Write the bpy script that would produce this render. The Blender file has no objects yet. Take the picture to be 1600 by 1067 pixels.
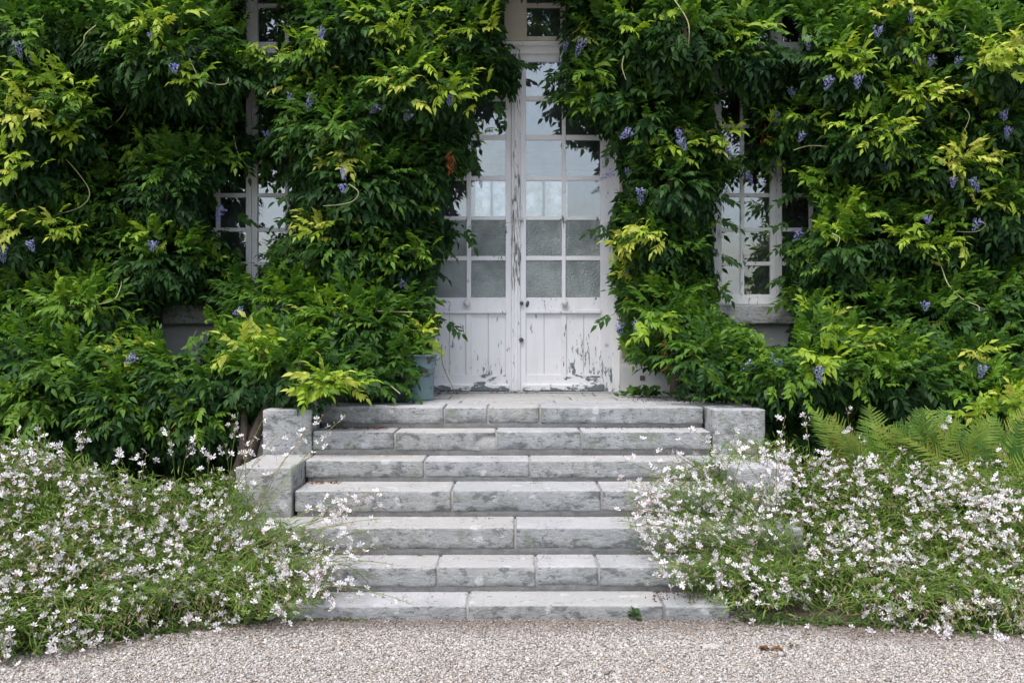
import bpy, bmesh, math, random
import numpy as np
from mathutils import Vector, Matrix, noise as mnoise

rng = np.random.default_rng(11)
random.seed(11)
S = bpy.context.scene
COL = S.collection

# ------------------------------------------------------------------ camera, sky, sun, exposure
F, YH, H = 1555.6, 525.0, 1.45          # focal length in photo pixels, horizon row, eye height
cam = bpy.data.cameras.new('camera')
cam.lens = 35; cam.sensor_width = 36; cam.shift_y = -8.5/1600
cam.clip_start = 0.05; cam.clip_end = 1500
co = bpy.data.objects.new('camera', cam); COL.objects.link(co)
co.location = (0, 0, H); co.rotation_euler = (math.radians(90), 0, 0)
S.camera = co

SUN_EL, SUN_AZ = 64.0, -150.0           # azimuth measured from +Y towards +X : behind the camera, to the left
w = bpy.data.worlds.new('World'); S.world = w; w.use_nodes = True
nt = w.node_tree; nt.nodes.clear()
sky = nt.nodes.new('ShaderNodeTexSky'); sky.sky_type = 'NISHITA'; sky.sun_disc = False
sky.sun_elevation = math.radians(SUN_EL); sky.sun_rotation = math.radians(SUN_AZ)
sky.dust_density = 3.0; sky.air_density = 1.0; sky.ozone_density = 1.0
hsv = nt.nodes.new('ShaderNodeHueSaturation'); hsv.inputs['Saturation'].default_value = 0.68
bg = nt.nodes.new('ShaderNodeBackground'); bg.inputs[1].default_value = 0.145
out = nt.nodes.new('ShaderNodeOutputWorld')
nt.links.new(sky.outputs[0], hsv.inputs['Color']); nt.links.new(hsv.outputs[0], bg.inputs[0])
nt.links.new(bg.outputs[0], out.inputs[0])

sl = bpy.data.lights.new('sun', 'SUN'); sl.energy = 1.5; sl.angle = math.radians(38); sl.color = (1, .97, .94)
so = bpy.data.objects.new('sun', sl); COL.objects.link(so)
az, el = math.radians(SUN_AZ), math.radians(SUN_EL)
sdir = Vector((math.sin(az)*math.cos(el), math.cos(az)*math.cos(el), math.sin(el)))
so.rotation_euler = sdir.to_track_quat('Z', 'Y').to_euler(); so.location = sdir*30

S.view_settings.view_transform = 'Standard'; S.view_settings.look = 'None'
S.view_settings.gamma = 1; S.view_settings.use_curve_mapping = False
S.view_settings.exposure = 0.95

# ------------------------------------------------------------------ helpers
def P(px, py, d):
    return Vector(((px-800)*d/F, d, H-(py-YH)*d/F))
def PX(px, d): return (px-800)*d/F
def PZ(py, d): return H-(py-YH)*d/F
def proj(p):                                   # world array -> photo pixels
    d = np.maximum(p[:, 1], .2)
    return 800+p[:, 0]*F/d, YH+(H-p[:, 2])*F/d

def tag(o, label=None, cat=None, group=None, kind=None):
    if label: o['label'] = label
    if cat: o['category'] = cat
    if group: o['group'] = group
    if kind: o['kind'] = kind
    return o
def thing(name, loc, label, cat, group=None):
    o = bpy.data.objects.new(name, None); COL.objects.link(o); o.location = loc
    o.empty_display_size = .1
    return tag(o, label, cat, group)
def wloc(o):
    v = Vector((0, 0, 0))
    while o is not None:
        v = v+o.location; o = o.parent
    return v
def link(name, me, parent=None, mat=None, loc=None):
    o = bpy.data.objects.new(name, me); COL.objects.link(o)
    if mat is not None and len(me.materials) == 0: me.materials.append(mat)
    if parent is not None: o.parent = parent
    if loc is not None: o.location = loc
    return o
def np_mesh(name, V, T, cols=None, smooth=False):
    """V (n,3), T (m,k) with k = 3 or 4"""
    me = bpy.data.meshes.new(name)
    V = np.asarray(V, np.float32); T = np.asarray(T, np.int32)
    k = T.shape[1]
    me.vertices.add(len(V)); me.vertices.foreach_set('co', V.ravel())
    me.loops.add(T.size); me.loops.foreach_set('vertex_index', T.ravel())
    me.polygons.add(len(T))
    me.polygons.foreach_set('loop_start', np.arange(0, T.size, k, dtype=np.int32))
    me.polygons.foreach_set('loop_total', np.full(len(T), k, np.int32))
    if smooth: me.polygons.foreach_set('use_smooth', np.ones(len(T), bool))
    if cols is not None:
        a = me.attributes.new('col', 'FLOAT_COLOR', 'POINT')
        c = np.ones((len(V), 4), np.float32); c[:, :3] = cols
        a.data.foreach_set('color', c.ravel())
    me.update(); me.validate()
    return me
def np_obj(name, V, T, mat, parent=None, cols=None, smooth=False):
    off = np.array(wloc(parent)) if parent is not None else np.zeros(3)
    return link(name, np_mesh(name, np.asarray(V)-off, T, cols, smooth), parent, mat)

class Geo:                                    # collects indexed triangle pieces
    def __init__(s): s.V=[]; s.T=[]; s.C=[]; s.n=0
    def add(s, V, T, C=None):
        V=np.asarray(V, float); s.V.append(V); s.T.append(np.asarray(T)+s.n); s.n+=len(V)
        if C is not None:
            C=np.asarray(C, float); s.C.append(np.broadcast_to(C, (len(V), 3)))
    def obj(s, name, mat, parent=None, smooth=False):
        return np_obj(name, np.vstack(s.V), np.vstack(s.T), mat, parent, np.vstack(s.C) if s.C else None, smooth)

def bm_obj(name, bm, mat, parent=None, smooth=False):
    off = wloc(parent) if parent is not None else Vector()
    bmesh.ops.translate(bm, verts=bm.verts, vec=-off)
    bmesh.ops.recalc_face_normals(bm, faces=bm.faces)
    me = bpy.data.meshes.new(name); bm.to_mesh(me); bm.free()
    if smooth:
        for p in me.polygons: p.use_smooth = True
    return link(name, me, parent, mat)
def bm_box(bm, x0, x1, y0, y1, z0, z1, bev=0.0, seg=1):
    r = bmesh.ops.create_cube(bm, size=1)
    vs = r['verts']
    for v in vs:
        v.co = Vector(((x0+x1)/2+v.co.x*(x1-x0), (y0+y1)/2+v.co.y*(y1-y0), (z0+z1)/2+v.co.z*(z1-z0)))
    if bev > 0:
        es = list({e for v in vs for e in v.link_edges})
        bmesh.ops.bevel(bm, geom=es, offset=bev, segments=seg, affect='EDGES', profile=.5)
def box(name, b, mat, parent=None, bev=.003):
    bm = bmesh.new(); bm_box(bm, *b, bev=bev); return bm_obj(name, bm, mat, parent)
def tube(pts, rad, n=6, taper=None):
    pts = [Vector(p) for p in pts]; V=[]; T=[]
    for i, p in enumerate(pts):
        a = pts[max(i-1, 0)]; b = pts[min(i+1, len(pts)-1)]
        t = (b-a).normalized() if (b-a).length > 1e-9 else Vector((0, 0, 1))
        u = t.cross(Vector((.3, 1, .2))).normalized(); v = t.cross(u)
        r = rad[i] if isinstance(rad, (list, tuple, np.ndarray)) else rad
        for k in range(n):
            an = 2*math.pi*k/n; V.append(p+(u*math.cos(an)+v*math.sin(an))*r)
    for i in range(len(pts)-1):
        for k in range(n):
            a=i*n+k; b=i*n+(k+1)%n; c=a+n; d=b+n
            T += [(a, b, d), (a, d, c)]
    return np.array([tuple(v) for v in V]), np.array(T)
def smooth_path(pts, m=6):
    pts=[Vector(p) for p in pts]; out=[]
    for i in range(len(pts)-1):
        p0=pts[max(i-1,0)]; p1=pts[i]; p2=pts[i+1]; p3=pts[min(i+2,len(pts)-1)]
        for k in range(m):
            t=k/m
            out.append(.5*((2*p1)+(p2-p0)*t+(2*p0-5*p1+4*p2-p3)*t*t+(3*p1-p0-3*p2+p3)*t**3))
    out.append(pts[-1]); return out
def lathe(prof, n=28, center=(0,0,0)):
    V=[]; T=[]
    for r, z in prof:
        for k in range(n):
            a=2*math.pi*k/n; V.append((center[0]+r*math.cos(a), center[1]+r*math.sin(a), center[2]+z))
    for i in range(len(prof)-1):
        for k in range(n):
            a=i*n+k; b=i*n+(k+1)%n; T += [(a,b,b+n,a+n)]
    return np.array(V), np.array(T)

# ------------------------------------------------------------------ materials
class MB:
    def __init__(s, name):
        s.m = bpy.data.materials.new(name); s.m.use_nodes = True
        s.t = s.m.node_tree; s.t.nodes.clear()
        s.out = s.t.nodes.new('ShaderNodeOutputMaterial')
    def n(s, typ, **kw):
        nd = s.t.nodes.new('ShaderNode'+typ)
        for k, v in kw.items():
            if k.startswith('_'): setattr(nd, k[1:], v)
        return nd
    def l(s, a, b): s.t.links.new(a, b)
    def pos(s, scale=(1,1,1)):
        g = s.n('NewGeometry'); mp = s.n('Mapping'); mp.inputs['Scale'].default_value = scale
        s.l(g.outputs['Position'], mp.inputs['Vector']); return mp.outputs[0]
    def noise(s, vec, scale, detail=4, rough=.6, dist=0):
        nd = s.n('TexNoise'); nd.inputs['Scale'].default_value=scale; nd.inputs['Detail'].default_value=detail
        nd.inputs['Roughness'].default_value=rough; nd.inputs['Distortion'].default_value=dist
        s.l(vec, nd.inputs['Vector']); return nd.outputs['Fac']
    def vor(s, vec, scale, feature='F1'):
        nd = s.n('TexVoronoi'); nd.feature=feature; nd.inputs['Scale'].default_value=scale
        s.l(vec, nd.inputs['Vector']); return nd.outputs['Distance']
    def ramp(s, fac, a, b, lo=0., hi=1.):
        nd = s.n('MapRange'); nd.inputs[1].default_value=a; nd.inputs[2].default_value=b
        nd.inputs[3].default_value=lo; nd.inputs[4].default_value=hi; nd.interpolation_type='SMOOTHSTEP'
        s.l(fac, nd.inputs[0]); return nd.outputs[0]
    def math(s, op, a, b=None):
        nd = s.n('Math'); nd.operation=op
        for i, v in enumerate((a, b)):
            if v is None: continue
            if isinstance(v, (int, float)): nd.inputs[i].default_value=v
            else: s.l(v, nd.inputs[i])
        return nd.outputs[0]
    def mix(s, fac, a, b, blend='MIX'):
        nd = s.n('Mix'); nd.data_type='RGBA'; nd.blend_type=blend
        for sock, v in ((nd.inputs[0], fac), (nd.inputs[6], a), (nd.inputs[7], b)):
            if isinstance(v, (int, float)): sock.default_value=v
            elif isinstance(v, tuple): sock.default_value=(*v, 1)
            else: s.l(v, sock)
        return nd.outputs[2]
    def attr(s, name='col'):
        nd = s.n('Attribute'); nd.attribute_name=name; return nd.outputs['Color']
    def bump(s, h, strength=.3, dist=.01):
        nd = s.n('Bump'); nd.inputs['Strength'].default_value=strength; nd.inputs['Distance'].default_value=dist
        s.l(h, nd.inputs['Height']); return nd.outputs[0]
    def pbr(s, col, rough=.7, normal=None, spec=.3, metal=0):
        b = s.n('BsdfPrincipled')
        if isinstance(col, tuple): b.inputs['Base Color'].default_value=(*col, 1)
        else: s.l(col, b.inputs['Base Color'])
        if isinstance(rough, (int, float)): b.inputs['Roughness'].default_value=rough
        else: s.l(rough, b.inputs['Roughness'])
        b.inputs['Specular IOR Level'].default_value=spec; b.inputs['Metallic'].default_value=metal
        if normal is not None: s.l(normal, b.inputs['Normal'])
        return b.outputs[0]
    def done(s, sh): s.l(sh, s.out.inputs['Surface']); return s.m
    def rnd(s): return s.n('ObjectInfo').outputs['Random']

def mat_plain(name, col, rough=.7, spec=.3, var=.25, scale=8, metal=0, bump=0.0):
    m = MB(name); p = m.pos(); f = m.noise(p, scale, 5)
    c = m.mix(f, tuple(x*(1-var) for x in col), tuple(min(1, x*(1+var)) for x in col))
    nrm = m.bump(m.noise(p, scale*6, 4), bump, .01) if bump else None
    return m.done(m.pbr(c, rough, nrm, spec, metal))

def mat_stone(name, base=(.49,.485,.495), algae=.5):
    m = MB(name); p = m.pos(); ph = m.pos((.72, 1, 1.3))
    big = m.noise(p, 2.3, 5, .6); mid = m.noise(p, 9, 6, .65); fine = m.noise(ph, 46, 6, .75)
    c = m.mix(m.ramp(big, .3, .7), tuple(x*.84 for x in base), tuple(x*1.16 for x in base))
    r = m.rnd(); c = m.mix(m.math('MULTIPLY', m.ramp(r, .0, .5), .5), c, (.40,.415,.42))
    c = m.mix(m.math('MULTIPLY', m.ramp(m.math('FRACT', m.math('MULTIPLY', r, 7.3)), .45, 1), .55), c, (.50,.475,.435))
    # algae on the upright, damp faces: greenish grey film with ragged edges
    g = m.n('NewGeometry'); sep = m.n('SeparateXYZ'); m.l(g.outputs['Normal'], sep.inputs[0])
    up = m.ramp(sep.outputs[2], .2, .7, 1, 0)
    alg = m.math('MULTIPLY', m.ramp(mid, .35, .66), m.math('MULTIPLY', up, algae))
    c = m.mix(alg, c, (.20,.225,.215))
    film = m.math('MULTIPLY', m.math('MULTIPLY', up, algae*.95), m.ramp(m.noise(p, 1.7, 5), .3, .68, .35, 1))
    c = m.mix(film, c, (.285,.305,.31))
    # pale lichen rosettes
    vd = m.n('VectorMath'); vd.operation='ADD'
    nn = m.n('TexNoise'); nn.inputs['Scale'].default_value=9; nn.inputs['Detail'].default_value=5; m.l(p, nn.inputs['Vector'])
    sc = m.n('VectorMath'); sc.operation='SCALE'; sc.inputs[3].default_value=.09; m.l(nn.outputs['Color'], sc.inputs[0])
    m.l(p, vd.inputs[0]); m.l(sc.outputs[0], vd.inputs[1])
    sp = m.ramp(m.vor(vd.outputs[0], 7.5), .16, .24, 1, 0)
    sp = m.math('MULTIPLY', sp, m.ramp(m.noise(p, 3.1, 3), .40, .54))
    c = m.mix(m.math('MULTIPLY', sp, .85), c, (.60,.605,.62))
    sp2 = m.math('MULTIPLY', m.ramp(m.vor(vd.outputs[0], 24), .12, .22, 1, 0), m.ramp(m.noise(p, 6, 3), .42, .58))
    c = m.mix(m.math('MULTIPLY', sp2, .6), c, (.58,.58,.6))
    # dark pits and crusts
    pit = m.ramp(fine, .54, .63); pit = m.math('MULTIPLY', pit, m.ramp(m.noise(p, 4.2, 4), .42, .60))
    c = m.mix(m.math('MULTIPLY', pit, .8), c, (.055,.06,.062))
    blk = m.math('MULTIPLY', m.ramp(m.noise(ph, 13, 7, .75), .515, .61), m.math('MULTIPLY', up, .85))
    c = m.mix(blk, c, (.12,.13,.13))
    mo = m.math('MULTIPLY', m.ramp(m.noise(p, 5.5, 6, .7), .53, .66), m.math('MULTIPLY', up, .6))
    c = m.mix(mo, c, (.15,.17,.10))
    gr = m.noise(p, 160, 3, .7); c = m.mix(m.math('MULTIPLY', m.ramp(gr,.35,.65), .35), c, (.20,.20,.20))
    hgt = m.math('ADD', m.math('MULTIPLY', fine, -1.0), m.math('MULTIPLY', mid, .6))
    return m.done(m.pbr(c, .9, m.bump(hgt, .9, .016), .15))

def mat_paint(name, base=(.77,.765,.785), under=(.14,.17,.18), amount=0.0, low=None, streak=False, warm=None, iso=False):
    """old paint flaking off grey wood; low=(z0,z1): more flaking towards the weathered foot"""
    m = MB(name); p = m.pos()
    ps = m.pos((9, 9, .9)) if streak else (m.pos((1.1,1.1,2.4)) if iso else m.pos((3.6, 3.6, 1.0)))
    f = m.noise(ps, 9, 7, .68, .3); f2 = m.noise(m.pos((1,1,2)) if iso else m.pos((3,3,.35)), 26, 5, .6)
    f = m.math('ADD', m.math('MULTIPLY', f, .72), m.math('MULTIPLY', f2, .28))
    th = m.n('Value'); th.outputs[0].default_value = amount; thr = th.outputs[0]
    if low:
        g = m.n('NewGeometry'); sep = m.n('SeparateXYZ'); m.l(g.outputs['Position'], sep.inputs[0])
        k = m.ramp(sep.outputs[2], low[0], low[1], low[2], 0)
        thr = m.math('ADD', thr, k)
    thr = m.math('ADD', thr, m.ramp(m.noise(m.pos((1,1,.6)), 3.2, 4), .3, .7, -.07, .07))
    v = m.math('ADD', f, thr)
    msk = m.ramp(v, .655, .672)
    rim = m.math('SUBTRACT', m.ramp(v, .632, .655), msk)
    dirt = m.ramp(m.noise(m.pos((2,2,.6)), 5, 5), .42, .75)
    c = m.mix(m.math('MULTIPLY', dirt, .35), base, tuple(x*y for x, y in zip(base, (.74,.74,.72))))
    if warm:
        c = m.mix(m.ramp(m.noise(p, 3, 3), .35, .65), c, warm)
    grain = m.noise(m.pos((40, 40, 1.2)), 8, 4)
    u = m.mix(grain, tuple(x*.5 for x in under), tuple(x*1.7 for x in under))
    c = m.mix(m.math('MULTIPLY', rim, .35), c, (.3,.31,.32))
    c = m.mix(msk, c, u)
    hg = m.math('ADD', m.math('MULTIPLY', msk, -1.0), m.math('MULTIPLY', m.noise(ps, 30, 4), .3))
    return m.done(m.pbr(c, m.ramp(msk, 0, 1, .5, .9), m.bump(hg, .5, .004), .25))

def mat_glass(name, refl=.165, tint=(.93,.96,.97)):
    m = MB(name); p = m.pos()
    wv = m.bump(m.noise(p, 3.5, 2, .4), .16, .02)
    gl = m.n('BsdfGlossy'); gl.inputs['Roughness'].default_value=.012; gl.inputs['Color'].default_value=(.95,.98,1,1); m.l(wv, gl.inputs['Normal'])
    tr = m.n('BsdfTransparent'); tr.inputs['Color'].default_value=(*tint, 1)
    lw = m.n('LayerWeight'); lw.inputs['Blend'].default_value=.18
    fac = m.math('ADD', m.math('MULTIPLY', lw.outputs['Fresnel'], .8), refl)
    mx = m.n('MixShader'); m.l(fac, mx.inputs[0]); m.l(tr.outputs[0], mx.inputs[1]); m.l(gl.outputs[0], mx.inputs[2])
    # dusty film
    df = m.n('BsdfDiffuse'); df.inputs['Color'].default_value=(.5,.53,.55,1)
    m2 = m.n('MixShader'); m.l(m.ramp(m.noise(p, 6, 5), .4, .8, .02, .08), m2.inputs[0]); m.l(mx.outputs[0], m2.inputs[1]); m.l(df.outputs[0], m2.inputs[2])
    return m.done(m2.outputs[0])

def mat_frosted(name, col=(.20,.225,.22), pattern=True):
    m = MB(name); p = m.pos()
    rot = m.n('Mapping'); rot.inputs['Rotation'].default_value=(0, math.radians(45), 0); m.l(p, rot.inputs['Vector'])
    h = m.vor(rot.outputs[0], 84, 'F1') if pattern else m.noise(p, 160, 2)
    w = m.n('TexWave'); w.inputs['Scale'].default_value=26; w.inputs['Distortion'].default_value=.2; m.l(rot.outputs[0], w.inputs['Vector'])
    hh = m.math('ADD', h, m.math('MULTIPLY', w.outputs['Fac'], .5 if pattern else .03))
    nrm = m.bump(hh, 1.0 if pattern else .25, .016 if pattern else .01)
    c = m.mix(m.ramp(m.noise(p, 5, 4), .3, .7), tuple(x*.75 for x in col), tuple(x*1.25 for x in col))
    b = m.pbr(c, .22 if pattern else .35, nrm, .8)
    t = m.n('BsdfTranslucent'); t.inputs['Color'].default_value=(.4,.46,.45,1)
    mx = m.n('MixShader'); mx.inputs[0].default_value=.3; m.l(b, mx.inputs[1]); m.l(t.outputs[0], mx.inputs[2])
    return m.done(mx.outputs[0])

def mat_leaf(name, trans=.36, rough=.5, spec=.22, ttint=(1.25,1.3,.5)):
    m = MB(name); a = m.attr(); p = m.pos()
    f = m.noise(p, 26, 2)
    c = m.mix(1.0, a, m.mix(f, (.72,.76,.8), (1.22,1.18,1.05)), 'MULTIPLY')
    b = m.pbr(c, rough, None, spec)
    t = m.n('BsdfTranslucent'); m.l(m.mix(1.0, c, ttint, 'MULTIPLY'), t.inputs['Color'])
    mx = m.n('MixShader'); mx.inputs[0].default_value=trans; m.l(b, mx.inputs[1]); m.l(t.outputs[0], mx.inputs[2])
    return m.done(mx.outputs[0])
def mat_col(name, rough=.8, spec=.2, bump=0.0, trans=0.0):
    m = MB(name); a = m.attr(); p = m.pos()
    c = m.mix(1.0, a, m.mix(m.noise(p, 40, 4), (.8,.8,.8), (1.15,1.15,1.15)), 'MULTIPLY')
    b = m.pbr(c, rough, m.bump(m.noise(p, 120, 4), bump, .004) if bump else None, spec)
    if trans:
        t = m.n('BsdfTranslucent'); m.l(c, t.inputs['Color']); mx = m.n('MixShader'); mx.inputs[0].default_value=trans
        m.l(b, mx.inputs[1]); m.l(t.outputs[0], mx.inputs[2]); return m.done(mx.outputs[0])
    return m.done(b)

M = {}
M['stone'] = mat_stone('weathered_limestone')
M['stone_clean'] = mat_stone('cut_limestone', (.50,.50,.515), .22)
M['mortar'] = mat_plain('old_mortar', (.31,.305,.295), .95, .1, .5, 14, bump=.9)
M['plaster'] = mat_plain('old_plaster', (.50,.49,.48), .92, .1, .22, 4, bump=.4)
M['plaster_white'] = mat_plain('chalky_stone', (.47,.445,.42), .95, .1, .12, 30, bump=.6)
M['quoin'] = mat_plain('brown_stone', (.30,.24,.18), .92, .1, .35, 7, bump=.5)
M['door_paint'] = mat_paint('door_paint', amount=.025, low=(1.1, 1.42, .06))
M['door_foot'] = mat_paint('door_foot_paint', amount=.065, low=(.965, 1.06, .17), iso=True)
M['astragal'] = mat_paint('flaking_astragal_paint', amount=.105, streak=True, under=(.19,.19,.18))
M['muntin_paint'] = mat_paint('glazing_bar_paint', amount=.03)
M['frame_paint'] = mat_paint('window_paint', base=(.80,.795,.79), amount=.045)
M['cream_paint'] = mat_paint('cream_paint', base=(.62,.57,.45), amount=.03, warm=(.70,.67,.60))
M['glass'] = mat_glass('old_window_glass')
M['frosted'] = mat_frosted('patterned_glass',(.60,.67,.66))
M['frosted_plain'] = mat_frosted('ground_glass', (.33,.37,.37), False)
M['knob'] = mat_plain('porcelain', (.62,.60,.58), .25, .5, .1)
M['iron'] = mat_plain('dull_iron', (.09,.10,.10), .6, .4, .3, metal=.3)
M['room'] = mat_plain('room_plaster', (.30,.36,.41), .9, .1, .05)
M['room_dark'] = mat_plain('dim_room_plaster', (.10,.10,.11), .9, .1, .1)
M['room_floor'] = mat_plain('room_floor', (.2,.17,.14), .5, .3, .2)
M['zinc'] = mat_paint('painted_zinc', base=(.16,.235,.245), under=(.09,.085,.075), amount=.09, iso=True)
M['dark_glaze'] = mat_plain('dark_blue_glaze', (.06,.085,.12), .25, .5, .3)
M['trough'] = mat_plain('dark_mossy_stone', (.07,.075,.07), .9, .1, .4, 12, bump=.5)
M['leaf'] = mat_leaf('wisteria_leaf')
M['gleaf'] = mat_leaf('gaura_leaf', .3, .55, .25)
M['fern'] = mat_leaf('fern_leaf', .3, .6, .2)
M['petal'] = mat_col('white_petal', .6, .2, trans=.3)
M['wisteria_flower'] = mat_col('violet_petal', .6, .2, trans=.25)
M['bark'] = mat_plain('vine_bark', (.13,.105,.085), .95, .1, .5, 24, bump=.9)
M['tendril'] = mat_plain('pale_tendril', (.36,.35,.18), .7, .2, .25, 12)
M['pebble'] = mat_col('crushed_gravel', .9, .15, .4)
M['dry'] = mat_col('dry_leaf', .85, .1, trans=.15)

def mat_ground():
    m = MB('gravel_ground'); p = m.pos()
    v = m.n('TexVoronoi'); v.inputs['Scale'].default_value=75; m.l(p, v.inputs['Vector'])
    sep = m.n('SeparateColor'); m.l(v.outputs['Color'], sep.inputs[0])
    c = m.mix(sep.outputs[0], (.26,.235,.215), (.52,.49,.47))
    c = m.mix(m.ramp(m.noise(p, 1.6, 5), .45, .7), c, (.34,.30,.27))
    c = m.mix(m.ramp(v.outputs['Distance'], .35, .7), c, (.14,.12,.11))
    g = m.math('MULTIPLY', v.outputs['Distance'], -1)
    return m.done(m.pbr(c, .95, m.bump(g, .8, .01), .1))
M['ground'] = mat_ground()
M['soil'] = mat_plain('dark_soil', (.085,.068,.052), .98, .05, .5, 20, bump=.9)

# ------------------------------------------------------------------ setting: ground
bm = bmesh.new()
bmesh.ops.create_grid(bm, x_segments=2, y_segments=2, size=220)
tag(bm_obj('ground', bm, M['ground']), kind='structure')

WALL = 8.60                              # front face of the facade
DOOR = 8.66                              # front of the door leaves
# steps: distance of each riser and height of each tread
DK = [5.096, 5.364, 5.646, 5.975, 6.33, 6.60, 6.85]
ZK = [.071, .209, .363, .523, .661, .818, .961]
LAND = .961

# ------------------------------------------------------------------ house
house = thing('house', (0, WALL, 0), 'old stone house front with white glazed double door and tall windows under climbing vines', 'house')
def rects_minus(xs, zs, holes):
    out=[]
    for i in range(len(xs)-1):
        for k in range(len(zs)-1):
            cx=(xs[i]+xs[i+1])/2; cz=(zs[k]+zs[k+1])/2
            if not any(h[0]<cx<h[1] and h[2]<cz<h[3] for h in holes): out.append((xs[i], xs[i+1], zs[k], zs[k+1]))
    return out
WC = [393, 1213]                         # centre columns of the two windows
DX0, DX1 = PX(643, WALL), PX(969, WALL)
ZTOP = 4.75
holes = [(DX0, DX1, LAND-.02, ZTOP)]
for c in WC: holes.append((PX(c-97, WALL), PX(c+97, WALL), PZ(476, WALL), ZTOP))
xs = sorted({-9.0, 9.0, *[h[0] for h in holes], *[h[1] for h in holes]})
zs = sorted({-.1, 5.9, *[h[2] for h in holes], ZTOP})
g = Geo()
def quadbox(g, x0,x1,y0,y1,z0,z1):
    V=[(x0,y0,z0),(x1,y0,z0),(x1,y1,z0),(x0,y1,z0),(x0,y0,z1),(x1,y0,z1),(x1,y1,z1),(x0,y1,z1)]
    g.add(V, [(0,1,5,4),(1,2,6,5),(2,3,7,6),(3,0,4,7),(4,5,6,7),(3,2,1,0)])
# wall front, reveals and back as one sheeted solid
TH = .34
for (x0,x1,z0,z1) in rects_minus(xs, zs, holes):
    g.add([(x0,WALL,z0),(x1,WALL,z0),(x1,WALL,z1),(x0,WALL,z1)], [(0,1,2,3)])
    g.add([(x0,WALL+TH,z0),(x1,WALL+TH,z0),(x1,WALL+TH,z1),(x0,WALL+TH,z1)], [(3,2,1,0)])
for (x0,x1,z0,z1) in holes:
    a,b = WALL, WALL+TH
    g.add([(x0,a,z0),(x0,b,z0),(x0,b,z1),(x0,a,z1)], [(0,1,2,3)])
    g.add([(x1,a,z0),(x1,b,z0),(x1,b,z1),(x1,a,z1)], [(3,2,1,0)])
    g.add([(x0,a,z0),(x1,a,z0),(x1,b,z0),(x0,b,z0)], [(0,1,2,3)])
    g.add([(x0,a,z1),(x1,a,z1),(x1,b,z1),(x0,b,z1)], [(3,2,1,0)])
g.add([(-9,WALL,5.9),(9,WALL,5.9),(9,WALL+TH,5.9),(-9,WALL+TH,5.9)], [(0,1,2,3)])
g.obj('wall', M['plaster'], house)

# rooms behind the glass (closed boxes seen from inside)
def room(x0,x1,y0,y1,z0,z1, mat, hole=None):
    g=Geo()
    g.add([(x0,y0,z0),(x0,y1,z0),(x0,y1,z1),(x0,y0,z1)], [(0,1,2,3)])
    g.add([(x1,y0,z0),(x1,y1,z0),(x1,y1,z1),(x1,y0,z1)], [(3,2,1,0)])
    g.add([(x0,y0,z1),(x1,y0,z1),(x1,y1,z1),(x0,y1,z1)], [(0,1,2,3)])
    if hole:
        for (a,b,c,d) in rects_minus(sorted([x0,x1,*hole[:2]]), sorted([z0,z1,*hole[2:]]), [hole]):
            g.add([(a,y1,c),(b,y1,c),(b,y1,d),(a,y1,d)], [(0,1,2,3)])
    else: g.add([(x0,y1,z0),(x1,y1,z0),(x1,y1,z1),(x0,y1,z1)], [(0,1,2,3)])
    r = g.obj('room', mat, house)
    f=Geo(); f.add([(x0,y0,z0-.01),(x1,y0,z0-.01),(x1,y1,z0-.01),(x0,y1,z0-.01)], [(0,1,2,3)])
    f.obj('room_floor', M['room_floor'], r)
    return r
YB = WALL+TH-.004
bw = (-.52, .78, 1.95, 3.62)             # window in the hall's far wall
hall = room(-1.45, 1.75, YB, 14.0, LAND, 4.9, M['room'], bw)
hb = Geo()                               # mullions, beam and mouldings of the hall
quadbox(hb, .02,.14, 13.93,14.03, bw[2],bw[3]); quadbox(hb, -.30,-.27, 13.95,14.02, bw[2],bw[3]); quadbox(hb, .43,.46, 13.95,14.02, bw[2],bw[3])
quadbox(hb, -1.44,1.74, 13.86,13.99, 3.75,3.83); quadbox(hb, -1.44,1.74, 13.9,13.985, 4.0,4.06)
quadbox(hb, -1.44,1.74, 11.4,11.7, 4.1,4.88)
quadbox(hb, .95,1.02, 13.9,13.98, LAND,3.7)
hb.obj('moulding', M['room'], hall)
def mat_net():
    m = MB('far_patterned_glass'); p = m.pos()
    t = m.n('BsdfTranslucent'); m.l(m.mix(m.ramp(m.noise(p, 9, 6, .75), .35, .65), (.55,.58,.57), (.95,.97,.97)), t.inputs['Color'])
    tr = m.n('BsdfTransparent'); mx = m.n('MixShader'); mx.inputs[0].default_value=.10; m.l(t.outputs[0], mx.inputs[1]); m.l(tr.outputs[0], mx.inputs[2])
    return m.done(mx.outputs[0])
_net=mat_net()
for (a,b) in ((bw[0],-.302),(-.268,.018),(.142,.428),(.462,bw[1])): box('far_pane',(a,b,13.97,13.974,bw[2],bw[3]),_net,hall,bev=0)
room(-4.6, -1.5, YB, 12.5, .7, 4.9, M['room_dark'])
room(1.8, 5.2, YB, 12.5, .7, 4.9, M['room_dark'])

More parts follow.
